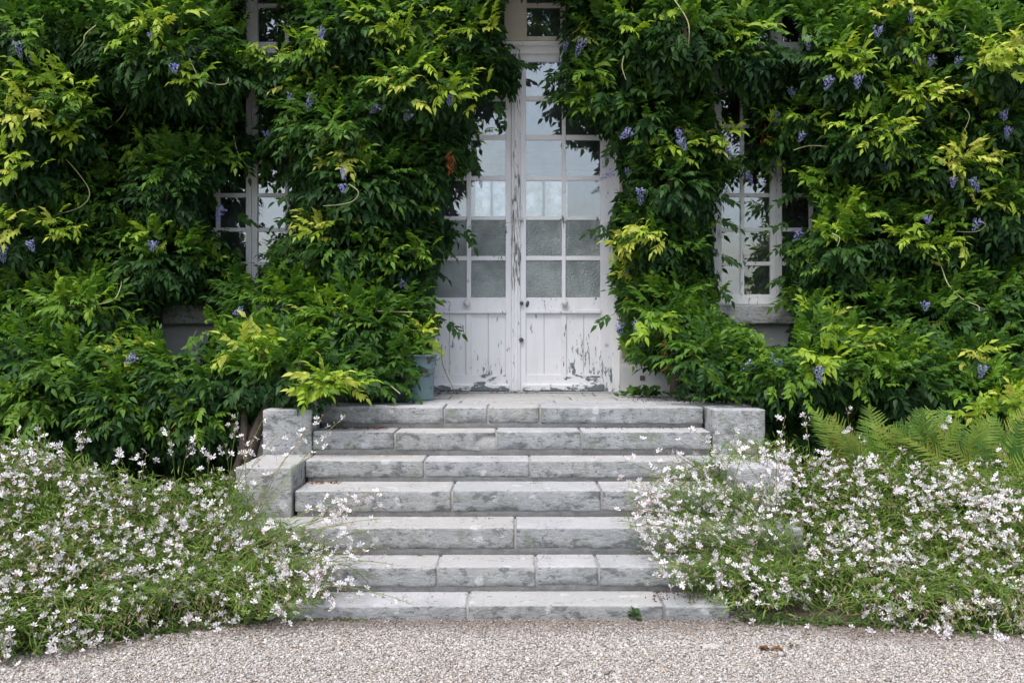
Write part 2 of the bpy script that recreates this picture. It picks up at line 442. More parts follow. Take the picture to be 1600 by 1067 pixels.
# ---- glazed members given in photo pixels at distance d
def pbox(bm, px0, px1, py0, py1, d, th, proud=0.0, bev=.003):
    bm_box(bm, PX(px0, d), PX(px1, d), d-proud, d+th, PZ(py1, d), PZ(py0, d), bev=bev)
def pobj(name, r, d, th, mat, parent, proud=0.0, bev=.003):
    bm=bmesh.new(); pbox(bm, *r, d, th, proud, bev); return bm_obj(name, bm, mat, parent)
def pane(r, d, mat, parent, th=.004):
    # each pane sits a hair out of true in its putty
    x0,x1=PX(r[0],d),PX(r[1],d); z0,z1=PZ(r[3],d),PZ(r[2],d)
    cx,cz=(x0+x1)/2,(z0+z1)/2
    bm=bmesh.new(); bm_box(bm, x0-.004,x1+.004, d, d+th, z0-.004, z1+.004)
    R = Matrix.Rotation(random.gauss(0,.006),4,'X')@Matrix.Rotation(random.gauss(0,.006),4,'Z')
    bmesh.ops.transform(bm, matrix=Matrix.Translation((cx,d,cz))@R@Matrix.Translation((-cx,-d,-cz)), verts=bm.verts)
    return bm_obj('pane', bm, mat, parent)

ROWS = [(97,150),(158,211),(219,275),(282,338),(344,400),(407,465)]
def leaf_door(side):
    if side < 0: X = dict(o0=655, o1=676, a=(676,729), m=(729,736), b=(736,790), s0=790, s1=801); edge=(655,801)
    else: X = dict(o0=938, o1=957, a=(822,878), m=(878,884), b=(884,938), s0=811, s1=822); edge=(811,957)
    bm=bmesh.new(); d=DOOR
    pbox(bm, X['o0'], X['o1'], 85, 612, d, .045); pbox(bm, X['s0'], X['s1'], 85, 612, d, .045)
    i0, i1 = (676,790) if side<0 else (822,938)
    pbox(bm, i0, i1, 85, 97, d+.002, .041); pbox(bm, i0, i1, 465, 484, d+.002, .041)
    pbox(bm, X['m'][0]-1, X['m'][1]+1, 490, 585, d+.002, .041)
    lf = bm_obj('door', bm, M['door_paint'], house)
    lf['label'] = 'left glazed door leaf partly behind leaves' if side<0 else 'right glazed door leaf'
    pobj('bottom_rail', (i0, i1, 585, 611), d+.003, .038, M['door_foot'], lf)
    pobj('moulding', (i0-1, i1+1, 484, 490), d, .03, M['muntin_paint'], lf, proud=.02, bev=.006)
    pobj('weather_bar', (i0-6, i1+6, 600, 611), d, .03, M['door_foot'], lf, proud=.022, bev=.008)
    for (q0,q1) in (X['a'], X['b']):
        mid=(q0+q1)/2+random.uniform(-4,4)
        for (b0,b1) in ((q0+(1 if q0==X['b'][0] else 0),mid-.25),(mid+.25,q1-(1 if q1==X['a'][1] else 0))):
            pobj('panel_board', (b0,b1,490,585), d+.014+random.uniform(0,.002), .016, M['door_paint'], lf, bev=.0015)
    pobj('muntin', (X['m'][0],X['m'][1],97,465), d+.004, .034, M['muntin_paint'], lf)
    for i in range(5):
        y0,y1 = ROWS[i][1], ROWS[i+1][0]
        for q in ('a','b'): pobj('muntin', (X[q][0],X[q][1],y0,y1), d+.006, .03, M['muntin_paint'], lf)
    for i,(y0,y1) in enumerate(ROWS):
        for q in ('a','b'):
            mat = M['glass'] if i<4 else M['frosted']
            if i==5 and side<0 and q=='a': mat=M['frosted_plain']
            pane((X[q][0],X[q][1],y0,y1), d+.018, mat, lf)
    kx = 730 if side<0 else 882
    c = P(kx, 474, d)
    V,T = lathe([(.001,-.062),(.018,-.06),(.027,-.046),(.03,-.034),(.027,-.022),(.016,-.012),(.014,0.001),(.022,0.002)], 20)
    V = np.stack([V[:,0]+c.x, V[:,2]+d, V[:,1]+c.z], 1)
    np_obj('door_knob', V, T, M['knob'], lf, smooth=True)
    return lf
dl = leaf_door(-1); dr = leaf_door(1)
bm=bmesh.new(); pbox(bm, 799,813,86,611, DOOR, .03, proud=.022, bev=.006); pbox(bm, 803,809.5,86,611, DOOR, .03, proud=.032, bev=.005)
bm_obj('astragal', bm, M['astragal'], dr)
for (kx,ky,r) in ((814.5,343,3.2),(815,474,3),(814.5,531,3.6)):
    c=P(kx,ky,DOOR); V,T=lathe([(.001,-.036),(r*.0055*.45,-.036),(r*.0055,-.033),(r*.0055,-.012)],16)
    V=np.stack([V[:,0]+c.x,V[:,2]+DOOR,V[:,1]+c.z],1); np_obj('lock_plate', V, T, M['knob' if ky==343 else 'iron'], dr, smooth=True)
c=P(824,475,DOOR); V,T=lathe([(.001,-.012),(.014,-.011),(.018,-.006),(.019,0)],18)
V=np.stack([V[:,0]*.8+c.x+V[:,1]*.25,V[:,2]+DOOR,V[:,1]*1.45+c.z],1); np_obj('keyhole_cover', V, T, M['iron'], dr, smooth=True)

bm=bmesh.new()
pbox(bm, 643,655,0,613, DOOR-.01,.09); pbox(bm, 957,969,0,613, DOOR-.01,.09)
pbox(bm, 655,957,72,84.6, DOOR-.012,.07); pbox(bm, 652,960,64,71.6, DOOR-.035,.09, bev=.008)
pbox(bm, 655,957,-120,-106, DOOR-.01,.07)
pbox(bm, 643,655,-125,-.4, DOOR-.01,.09); pbox(bm, 957,969,-125,-.4, DOOR-.01,.09)
bm_obj('door_frame', bm, M['frame_paint'], house)
box('threshold', (DX0+.003, DX1-.003, DOOR-.05, WALL+TH, LAND-.05, LAND+.008), M['stone_clean'], house, bev=.006)
bm=bmesh.new()
for a,b in ((655,676),(788,823),(938,957)): pbox(bm, a,b,-106,63.6, DOOR,.045)
for a,b in ((676,788),(823,938)):
    pbox(bm, a,b,57,63.6, DOOR+.002,.04)
tw = bm_obj('transom_window', bm, M['cream_paint'], house)
for (a,b) in ((676,729),(736,788),(823,876),(884,938)):
    for (y0,y1) in ((12,57),(-48,5),(-106,-55)): pane((a,b,y0,y1), DOOR+.02, M['glass'], tw)
    for (y0,y1) in ((5,12),(-55,-48)): pobj('muntin', (a,b,y0,y1), DOOR+.006,.03, M['cream_paint'], tw)
for (a,b) in ((729,736),(876,884)): pobj('muntin', (a,b,-106,57), DOOR+.004,.034, M['cream_paint'], tw)

WD = 8.68
WR = [88,142,197,253,305,359,412,463]
for c in WC:
    bm=bmesh.new()
    pbox(bm, c-97,c-88,-115,476, WD-.03,.1); pbox(bm, c+88,c+97,-115,476, WD-.03,.1)
    pbox(bm, c-88,c+88,66,84, WD-.03,.09); pbox(bm, c-88,c+88,466,475.5, WD-.02,.09)
    wn = bm_obj('window', bm, M['frame_paint'], house)
    wn['label'] = 'tall window left of the door mostly behind leaves' if c<800 else 'tall window right of the door mostly behind leaves'
    for s in (-1,1):
        bm=bmesh.new()
        a,b = (c-88,c-85) if s<0 else (c+85,c+88)
        pbox(bm, a,b,84,466, WD,.05); a,b = (c-9,c-.3) if s<0 else (c+.3,c+9)
        pbox(bm, a,b,84,466, WD-.004*(s>0),.05)
        i0,i1 = (c-85,c-9) if s<0 else (c+9,c+85)
        pbox(bm, i0,i1,84,91, WD+.002,.045); pbox(bm, i0,i1,460,466, WD+.002,.045)
        bm_obj('casement', bm, M['frame_paint'], wn)
        cols = ((c-85,c-56),(c-50,c-9)) if s<0 else ((c+9,c+52),(c+58,c+85))
        pobj('muntin', (cols[0][1],cols[1][0],91,460), WD+.004,.034, M['frame_paint'], wn)
        for (a,b) in cols:
            for k in range(7):
                y0 = WR[k]+3; y1 = WR[k+1]-3
                pane((a,b,y0,y1), WD+.02, M['glass'], wn)
                if k: pobj('muntin', (a,b,WR[k]-3,WR[k]+3), WD+.006,.03, M['frame_paint'], wn)
            for (y0,y1) in ((12,66),(-48,6),(-110,-54)): pane((a,b,y0,y1), WD+.02, M['glass'], wn)
            for (y0,y1) in ((6,12),(-54,-48)): pobj('muntin', (a,b,y0,y1), WD+.006,.03, M['frame_paint'], wn)
        pobj('muntin', (cols[0][1],cols[1][0],-110,66), WD+.004,.034, M['frame_paint'], wn)
    bm=bmesh.new(); pbox(bm, c-9,c+9,-112,65.8, WD-.01,.06); bm_obj('mullion', bm, M['frame_paint'], wn)

# ---- weathered stones: a lattice box with worn, uneven edges
def stone_geo(b, cell=.05, wear=.007, seed=0, chip=None, ragged=.006):
    x0,x1,y0,y1,z0,z1 = b
    n = [max(2, int(round((q-p)/cell))) for p, q in ((x0,x1),(y0,y1),(z0,z1))]
    idx={}; V=[]; T=[]; G=[]
    for a,(p,q) in enumerate(((x0,x1),(y0,y1),(z0,z1))):
        e=min(.011,(q-p)*.15); G.append([p,p+e]+[p+(q-p)*t/n[a] for t in range(1,n[a])]+[q-e,q]); n[a]+=2
    def vid(i,j,k):
        key=(i,j,k)
        if key not in idx:
            idx[key]=len(V)
            p=[G[0][i], G[1][j], G[2][k]]
            s=Vector((p[0]*7+seed*3.1, p[1]*7, p[2]*7)); cnt=0
            lo=[i==0,j==0,k==0]; hi=[i==n[0],j==n[1],k==n[2]]
            cnt=sum(lo)+sum(hi)
            nz=mnoise.noise(s*2.6)*.5+.5
            amt = (0, .03, .55, .8)[cnt]*wear*(.25+1.2*nz*nz)
            if cnt>=2: amt+=.028*max(0,mnoise.noise(s*3.7+Vector((5,1,2)))-.25)
            if cnt>=2 and lo[1] and lo[2]: amt += ragged*max(0, mnoise.noise(s*1.3))*2.2
            for a in range(3):
                if lo[a]: p[a]+=amt
                if hi[a]: p[a]-=amt
                p[a]+= mnoise.noise(s*1.1+Vector((a*9,0,0)))*wear*.28
            if chip:
                q=Vector(p)-Vector(chip[0]); r=math.sqrt((q.x/chip[1])**2+(q.z/chip[2])**2)+.35*mnoise.noise(s*5)
                if r<1 and lo[1]: p[1]+=chip[3]*(1-r**3)*(.7+.6*nz)
            V.append(tuple(p))
        return idx[key]
    for a in range(3):
        u,v=[(1,2),(0,2),(0,1)][a]
        for side in (0,n[a]):
            for i in range(n[u]):
                for k in range(n[v]):
                    q=[]
                    for di,dk in ((0,0),(1,0),(1,1),(0,1)):
                        ijk=[0,0,0]; ijk[a]=side; ijk[u]=i+di; ijk[v]=k+dk; q.append(vid(*ijk))
                    flip = (side==0) ^ (a==1)
                    T.append(tuple(q[::-1] if flip else q))
    return np.array(V), np.array(T)
def stone(name, b, parent, mat=None, **kw):
    V,T=stone_geo(b, **kw)
    o=np_obj(name, V, T, mat or M['stone'], parent, smooth=True)
    return o

for c in WC:
    d0=WALL-.14
    xa,xb,xm=PX(c-140,d0),PX(c+142,d0),PX(c+62,d0)
    z1=PZ(477,d0); z0=PZ(506,d0)
    for k,(a,b) in enumerate(((xa,xm-.004),(xm+.004,xb))):
        stone('window_sill', (a,b,d0+k*.006,WALL+.12,z0,z1-k*.004), house, M['stone_clean'], seed=c+k, wear=.008)
pl=stone('plinth_stone', (PX(971,WALL-.07),PX(1063,WALL-.07),WALL-.07,WALL+.05,LAND-.03,PZ(569,WALL-.07)), house, M['plaster'], seed=3, wear=.012)
c=P(1003.5,590.5,WALL-.07); box('hole_shade_block', (c.x-.02,c.x+.02,WALL-.082,WALL-.02,c.z-.02,c.z+.02), M['iron'], pl, bev=.002)  # dark block standing in for the shade of a square hole in the stone
z=LAND+.3; k=0
while z<5.2:                              # brown quoins beside the door opening
    h=random.uniform(.24,.33); wd=.34 if k%2 else .22
    stone('quoin', (DX1+.012,DX1+.012+wd,WALL-.018,WALL+.06,z,z+h-.012), house, M['quoin'], seed=k, cell=.08, wear=.01)
    stone('quoin', (DX0-.012-wd,DX0-.012,WALL-.018,WALL+.06,z,z+h-.012), house, M['quoin'], seed=k+50, cell=.08, wear=.01)
    z+=h; k+=1

# ------------------------------------------------------------------ stone steps
steps = thing('stone_steps', (0, 5.1, 0), 'flight of weathered pale grey stone steps rising to the white door', 'steps')
JO = [[730,1038],[683,838,936],[805,1052],[706,940],[663,828,1080],[617,775,908],[694,762,844]]
LX = [-1.15,-1.22,-1.66,-1.302,-1.313,-1.323,-1.323]; RX = [1.12,1.24,1.66,1.322,1.322,1.322,1.322]
CORE=Geo()
for k in range(7):
    d=DK[k]; dn=DK[k+1] if k<6 else d+.36
    z1=ZK[k]; zb=ZK[k-1] if k else -.05
    hs=(z1-zb)*.78 if k else z1+.05
    xs=[LX[k]]+[PX(j,d) for j in JO[k]]+[RX[k]]
    for i in range(len(xs)-1):
        gap=.006 if i else 0
        chip=((xs[i+1]-.02,d,z1-hs+.035),.14,.075,.035) if (k==5 and i==1) else None
        zz=z1+random.uniform(-.003,.003)
        stone('step_stone', (xs[i]+gap,xs[i+1]-.006,d+random.uniform(-.006,.003),dn+.06,zz-hs*random.uniform(.96,1.05),zz), steps,
              seed=k*10+i, cell=.04 if k<6 else .045, chip=chip, wear=random.uniform(.004,.007))
    quadbox(CORE, LX[k]+.012, RX[k]-.012, d+.010, 8.5, zb-.03, z1-.009-k*.0007)
core=CORE.obj('mortar', M['mortar'], steps)
for s in (-1,1):
    lo = (-1.654,-1.318) if s<0 else (1.328,1.675)
    stone('cheek_block', (lo[0],lo[1],5.955,6.66,ZK[2]-.012,ZK[4]+.004), steps, M['stone_clean'], seed=70+s, cell=.05, wear=.006)
    stone('cheek_block', (lo[0]+.004,lo[1]-.008 if s<0 else lo[1],6.585,7.25,ZK[4]-.01,LAND+.003), steps, M['stone_clean'], seed=80+s, cell=.05, wear=.006)
# landing paving behind the front row
rowsy=[7.215,7.66,8.12,8.585]
for j in range(3):
    jj=[-1.64]+sorted(random.uniform(-1.45,1.45) for _ in range(4))+[1.64]
    jj=[-1.64,-1.05+.2*j,-.38-.12*j,.32+.14*j,.93-.12*j,1.64]
    for i in range(5):
        stone('paving_slab', (jj[i]+.006,jj[i+1]-.006,rowsy[j]+.005,rowsy[j+1]-.005,LAND-.09,LAND+random.uniform(-.004,.001)), steps, M['stone_clean'], seed=100+j*5+i, cell=.09, wear=.006)
for s in (-1,1):                          # rubble sides that carry the landing
    box('side_wall', (1.2*s-.0,1.62*s,7.0,8.57,-.05,LAND-.05) if s>0 else (-1.62,-1.2,7.0,8.57,-.05,LAND-.05), M['plaster'], steps)

# ------------------------------------------------------------------ leaf shapes
def leaflet(L, W, full=True, droop=.22, fold=.25):
    """ovate leaflet with a drawn-out tip along +Y"""
    if full:
        ys=[0,.28,.62,1.0]; ws=[0,.5,.36,0]
        V=[(0,0,0)]; T=[]
        for i in (1,2):
            z=-droop*L*ys[i]**2
            V+= [(-ws[i]*W, ys[i]*L, z+fold*W*.5), (0, ys[i]*L, z-.02*W), (ws[i]*W, ys[i]*L, z+fold*W*.5)]
        V.append((0,L,-droop*L))
        T=[(0,2,1),(0,3,2),(1,2,5),(1,5,4),(2,3,6),(2,6,5),(4,5,7),(5,6,7)]
    elif full is None:
        V=[(0,0,0),(-.5*W,.38*L,fold*W*.5-.12*droop*L),(0,.38*L,-.12*droop*L),(.5*W,.38*L,fold*W*.5-.12*droop*L),(0,L,-droop*L)]; T=[(0,2,1),(0,3,2),(1,2,4),(2,3,4)]
    else:
        V=[(0,0,0),(-.48*W,.4*L,-.1*droop*L),(.48*W,.4*L,-.1*droop*L),(0,L,-droop*L)]; T=[(0,2,1),(1,2,3)]
    return np.array(V,float), np.array(T)
def rot_to(fwd, up):
    f=np.array(fwd,float); f/=np.linalg.norm(f); u=np.array(up,float); u-=f*(u@f); u/=max(np.linalg.norm(u),1e-6)
    return np.stack([np.cross(f,u),f,u],1)
def compound(seed, pairs=5, L=.22, ll=.080, lw=.035, full=True):
    r=np.random.default_rng(seed); g=Geo()
    dro=r.uniform(.15,.4)
    def pt(t): return np.array([r_curve*t*t*L, t*L*(1-.12*dro*t), -dro*t*t*L*.55])
    r_curve=r.uniform(-.15,.15)
    if full is not False:
        q=[]
        for t in (0,.4,.75,1): q+=[pt(t)-np.array((.0022*(1-.6*t),0,0)),pt(t)+np.array((.0022*(1-.6*t),0,.001))]
        g.add(q,[(0,1,3),(0,3,2),(2,3,5),(2,5,4),(4,5,7),(4,7,6)],(1.2,1.15,1))
    for i in range(pairs):
        t=.3+.66*i/pairs
        for s in (-1,1):
            an=math.radians(r.uniform(34,68)); l=ll*(1-.25*abs(i/(pairs-1)-.45))*r.uniform(.75,1.15)
            f=(s*math.sin(an), math.cos(an), r.uniform(-.65,.05)); u=(s*r.uniform(-.25,.6), r.uniform(-.3,.3), 1)
            V,T=leaflet(l, lw*r.uniform(.85,1.15), full, r.uniform(.1,.4))
            g.add(V@rot_to(f,u).T+pt(t), T, np.ones(3)*r.uniform(.86,1.14))
    V,T=leaflet(ll*1.05, lw, full, .3); f=pt(1)-pt(.9)
    g.add(V@rot_to(f/np.linalg.norm(f)+np.array([0,0,-.1]),(0,0,1)).T+pt(1), T, (1,1,1))
    return np.vstack(g.V), np.vstack(g.T), np.vstack(g.C)
LV = [compound(100+i, pairs=4+(i%2), L=.17+.025*(i%3), full=True) for i in range(8)]
LM = [compound(100+i, pairs=4+(i%2), L=.17+.025*(i%3), full=None) for i in range(8)]
LI = [compound(200+i, pairs=5, L=.23, ll=.09, lw=.042, full=False) for i in range(5)]

def frames(f, u):
    f=f/np.linalg.norm(f,axis=1,keepdims=True); u=u-f*np.sum(u*f,1,keepdims=True); u/=np.maximum(np.linalg.norm(u,axis=1,keepdims=True),1e-6)
    return np.stack([np.cross(f,u),f,u],2)
def scatter(g, variants, pos, R, s, cols, vi):
    for k,(V,T,C) in enumerate(variants):
        m=np.where(vi==k)[0]
        if len(m)==0: continue
        A=np.einsum('nij,vj->nvi', R[m], V)*s[m,None,None]+pos[m,None,:]
        n=len(V); TT=(T[None]+(np.arange(len(m))*n)[:,None,None]).reshape(-1,T.shape[1])
        CC=(cols[m,None,:]*C[None]).reshape(-1,3)
        g.V.append(A.reshape(-1,3)); g.T.append(TT+g.n); g.C.append(CC); g.n+=len(m)*n

# ------------------------------------------------------------------ wisteria: where it grows and how far it bulges from the wall
GAPS = [
 [(786,-7),(788,60),(812,80),(818,110),(805,150),(760,153),(742,165),(737,235),(742,262),(712,276),(703,330),(715,345),(708,392),(690,405),(683,470),(692,500),(681,525),(684,550),(684,616),(700,640),
  (972,640),(972,520),(962,480),(948,440),(960,395),(938,350),(960,320),(967,260),(957,218),(925,197),(885,190),(872,155),(858,130),(868,100),(880,85),(870,60),(888,45),(877,-7)],
 [(380,-12),(430,-12),(446,40),(456,70),(398,77),(380,52)],
 [(378,140),(410,146),(410,206),(380,208)],
 [(366,250),(420,246),(462,285),(445,330),(464,352),(416,365),(411,422),(376,422),(371,362),(322,361),(336,296),(366,294)],
 [(442,388),(458,388),(458,412),(442,412)],
 [(246,474),(336,476),(340,504),(306,542),(272,556),(254,524)],
 [(1115,100),(1129,100),(1129,190),(1115,190)],
 [(1129,140),(1170,150),(1166,195),(1200,205),(1195,222),(1165,225),(1162,250),(1138,225)],
 [(1124,325),(1148,253),(1205,254),(1215,230),(1232,243),(1228,300),(1268,311),(1272,362),(1230,362),(1228,420),(1218,440),(1230,468),(1232,488),(1242,502),(1240,518),(1200,546),(1174,509),(1150,488),(1121,468),(1121,368)],
 [(1213,10),(1224,10),(1252,35),(1252,70),(1225,70),(1215,60)],
 [(968,560),(986,570),(1060,588),(1056,616),(968,616)],
 [(1118,330),(1127,330),(1127,365),(1118,365)],
]
KEEP = [                                   # stonework and hollows that stay bare
 [(502,632),(640,626),(662,632),(985,622),(1040,628),(1110,632),(1110,1000),(502,1000)],
 [(411,648),(505,640),(505,1000),(411,1000)],
 [(1100,632),(1197,642),(1197,1000),(1100,1000)],
 [(372,655),(411,648),(411,740),(380,740)],
 [(666,556),(686,553),(686,630),(661,630)],
]
def inside(poly, x, y):
    r=np.zeros(len(x),bool); n=len(poly)
    for i in range(n):
        x0,y0=poly[i]; x1,y1=poly[(i+1)%n]
        if y0==y1: continue
        c=((y0>y)!=(y1>y))&(x<(x1-x0)*(y-y0)/(y1-y0)+x0); r^=c
    return r
def in_any(polys,x,y):
    r=np.zeros(len(x),bool)
    for p in polys: r|=inside(p,x,y)
    return r
MOUND = [ # px, py, rx, ry, bulge
 (40,40,110,60,.42),(240,70,140,80,.55),(50,175,120,75,.55),(30,265,90,60,.5),(330,110,110,60,.5),(160,330,90,60,.2),(300,300,100,75,.4),
 (70,380,110,50,.45),(240,400,120,60,.42),(350,385,70,50,.28),(110,480,130,50,.45),(60,560,110,60,.55),
 (560,40,130,60,.45),(650,135,120,55,.55),(510,200,95,75,.6),(470,90,80,60,.4),(560,290,110,75,.55),(670,290,62,70,.4),(545,375,90,65,.5),(640,400,62,60,.4),(760,60,55,60,.35),(770,115,45,45,.32),(700,215,45,60,.3),
 (440,470,100,55,.6),(540,500,110,60,.6),(630,480,55,60,.4),(620,570,70,50,.45),(450,575,120,60,.75),(300,580,120,65,.6),(170,640,130,60,.5),(510,605,65,35,.8),(40,650,110,60,.5),(300,660,110,50,.5),(600,600,60,35,.5),
 (950,70,75,55,.4),(930,140,70,50,.42),(1050,50,110,70,.5),(1000,190,70,50,.38),(1150,80,90,70,.45),(1060,280,85,60,.45),(1010,370,60,60,.45),(1080,400,55,60,.3),(1070,215,85,45,.4),
 (1040,495,85,60,.55),(1110,545,80,65,.65),(1060,570,60,40,.4),
 (1300,60,100,60,.45),(1430,50,100,60,.45),(1560,90,75,60,.65),(1340,110,90,45,.45),(1450,150,80,45,.45),(1370,215,100,55,.55),(1260,200,60,45,.35),(1255,285,75,38,.4),(1490,265,90,50,.5),(1350,320,90,40,.4),(1320,380,110,65,.6),(1450,370,80,60,.5),
 (1560,340,80,60,.45),(1550,200,80,60,.45),(1480,480,110,60,.55),(1350,480,90,50,.5),(1590,470,70,70,.5),(1275,565,110,75,.8),(1400,590,110,55,.65),(1540,640,110,55,.7),(1180,590,80,50,.6),(1300,640,100,45,.5),(1450,650,110,50,.45),
 (830,-60,110,50,.95),(400,-55,60,40,.5),(1140,620,50,35,.6),(1560,560,80,50,.5)]
mr=np.random.default_rng(5)
for _ in range(420):
    x,y=mr.uniform(-80,1680),mr.uniform(-80,740); q=mr.uniform(20,46)
    MOUND.append((x,y,q*1.25,q,mr.uniform(.10,.26)))
gx,gy=np.meshgrid(np.arange(-126,1740,8.),np.arange(-126,780,8.))
NEAR=in_any(GAPS,gx.ravel(),gy.ravel()).reshape(gx.shape).astype(float)
for _ in range(3):                          # how close an opening is (foliage lies flatter there)
    k=5; A=np.pad(NEAR,k,mode='edge'); c=np.cumsum(np.cumsum(np.pad(A,((1,0),(1,0))),0),1); w_=2*k+1
    NEAR=(c[w_:,w_:]-c[:-w_,w_:]-c[w_:,:-w_]+c[:-w_,:-w_])/w_**2
NEAR=np.clip(NEAR*2.2,0,1)
NBIG=len(MOUND)-420
def bulge(px,py):
    a=np.zeros(len(px)); b=np.zeros(len(px))
    for i,(cx,cy,rx,ry,h) in enumerate(MOUND):
        r2=((px-cx)/rx)**2+((py-cy)/ry)**2
        v=h*np.sqrt(np.clip(1-r2,0,None))
        if i<NBIG: a=np.maximum(a,v)
        else: b=np.maximum(b,v)
    t=np.clip((py-430)/190,0,1); t=t*t*(3-2*t)
    ix=np.clip(((px+130)/8).astype(int),0,NEAR.shape[1]-1); iy=np.clip(((py+130)/8).astype(int),0,NEAR.shape[0]-1)
    return .10+.85*t+(1.35*a+.8*b)*(1-.85*NEAR[iy,ix]*(1-.6*t))
def surf(px,py,back=0.):
    p=bulge(px,py); d=WALL-p+back; d=np.minimum(d,WALL-.05)
    return np.stack([(px-800)*d/F,d,H-(py-YH)*d/F],1)
def surf_normal(px,py):
    e=7.
    a=surf(px+e,py)-surf(px-e,py); b=surf(px,py-e)-surf(px,py+e)
    n=np.cross(a,b); n/=np.linalg.norm(n,axis=1,keepdims=True)
    n[n[:,1]>0]*=-1
    return n

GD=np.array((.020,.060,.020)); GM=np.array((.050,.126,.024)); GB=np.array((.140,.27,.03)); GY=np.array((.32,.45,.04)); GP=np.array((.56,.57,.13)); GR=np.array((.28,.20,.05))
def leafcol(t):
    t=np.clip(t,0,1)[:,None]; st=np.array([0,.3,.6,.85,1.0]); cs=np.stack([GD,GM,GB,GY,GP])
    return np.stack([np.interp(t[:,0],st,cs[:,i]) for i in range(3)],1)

VINES=[('left_wall',-9999,395),('left_door',395,800),('right_door',800,1128),('right_wall',1128,9999)]
VL=['wisteria covering the wall left of the left window, with a looping bare tendril',
    'wisteria between the left window and the door, spilling over the landing and bucket',
    'wisteria column between the door and the right window, violet racemes along its edge',
    'wisteria covering the wall right of the right window, above the ferns']
VB=[(-2.9,7.6),(-1.9,7.3),(1.35,8.3),(2.9,7.7)]
vines=[thing('wisteria_vine',(VB[i][0],VB[i][1],LAND if i==2 else 0),VL[i],'wisteria','wisteria vines trained up the house front') for i in range(4)]
def vine_of(px): return np.digitize(px,[395,800,1128])

SHOOTS=[(40,170,1),(15,95,.75),(240,45,.85),(215,60,.8),(300,118,.8),(105,205,.8),(25,255,.85),(110,150,.8),(60,125,.85),(20,190,.95),(270,30,.8),(480,135,1),(520,130,.95),(530,255,1),(545,240,1),(490,335,1),(500,360,.95),(620,55,.85),
 (655,60,.9),(700,45,.8),(640,128,.9),(700,150,.9),(735,140,.9),(755,45,.9),(585,30,.75),(420,90,.85),(470,95,.7),(410,545,1),(500,605,.9),(515,598,.9),(505,485,.8),(655,525,.92),(205,555,.95),(185,560,.95),(130,475,.7),(85,475,.72),(240,370,.8),(330,405,.7),(90,360,.9),(20,355,.95),
 (980,375,1),(1010,365,.98),(990,440,.98),(965,400,.95),(900,60,.95),(1000,40,.8),(920,120,.65),(1130,215,.97),(1115,220,.9),(1155,45,.8),(1230,25,.85),(1400,28,.95),(1425,22,.95),(1350,20,.85),(1330,98,.88),(1310,90,.85),(1565,80,1),(1580,95,1),(1545,95,.9),(1440,150,.9),(1405,145,.85),(1375,205,.85),
 (1340,200,.8),(1355,265,.9),(1490,255,.98),(1510,262,.95),(1330,340,.78),(1290,360,.75),(1480,310,.92),(1525,315,.92),(1405,330,.8),(1420,370,.8),(1465,385,.85),(1405,525,.95),(1320,535,.92),(1510,560,.95),(1280,565,.9),(1275,500,.85),(1500,140,.97),(1550,170,.7),(1592,250,.95),(1545,640,.85),(1570,635,.85),
 (1230,240,.75),(1275,285,.7),(1260,190,.75),(1165,565,.7),(1520,250,.85),(1425,240,.75),(1450,40,.7),(620,230,.6),(655,330,.65),(600,390,.65),(570,430,.65),(350,250,.6),(150,250,.6),(210,150,.6),(310,640,.6),(470,540,.6),(1080,100,.6),(1040,240,.7),(1100,470,.6),(1070,340,.6)]
_r=np.random.default_rng(77)
for _ in range(75): SHOOTS.append((_r.uniform(0,1600),_r.uniform(0,640),_r.uniform(.45,.72)))
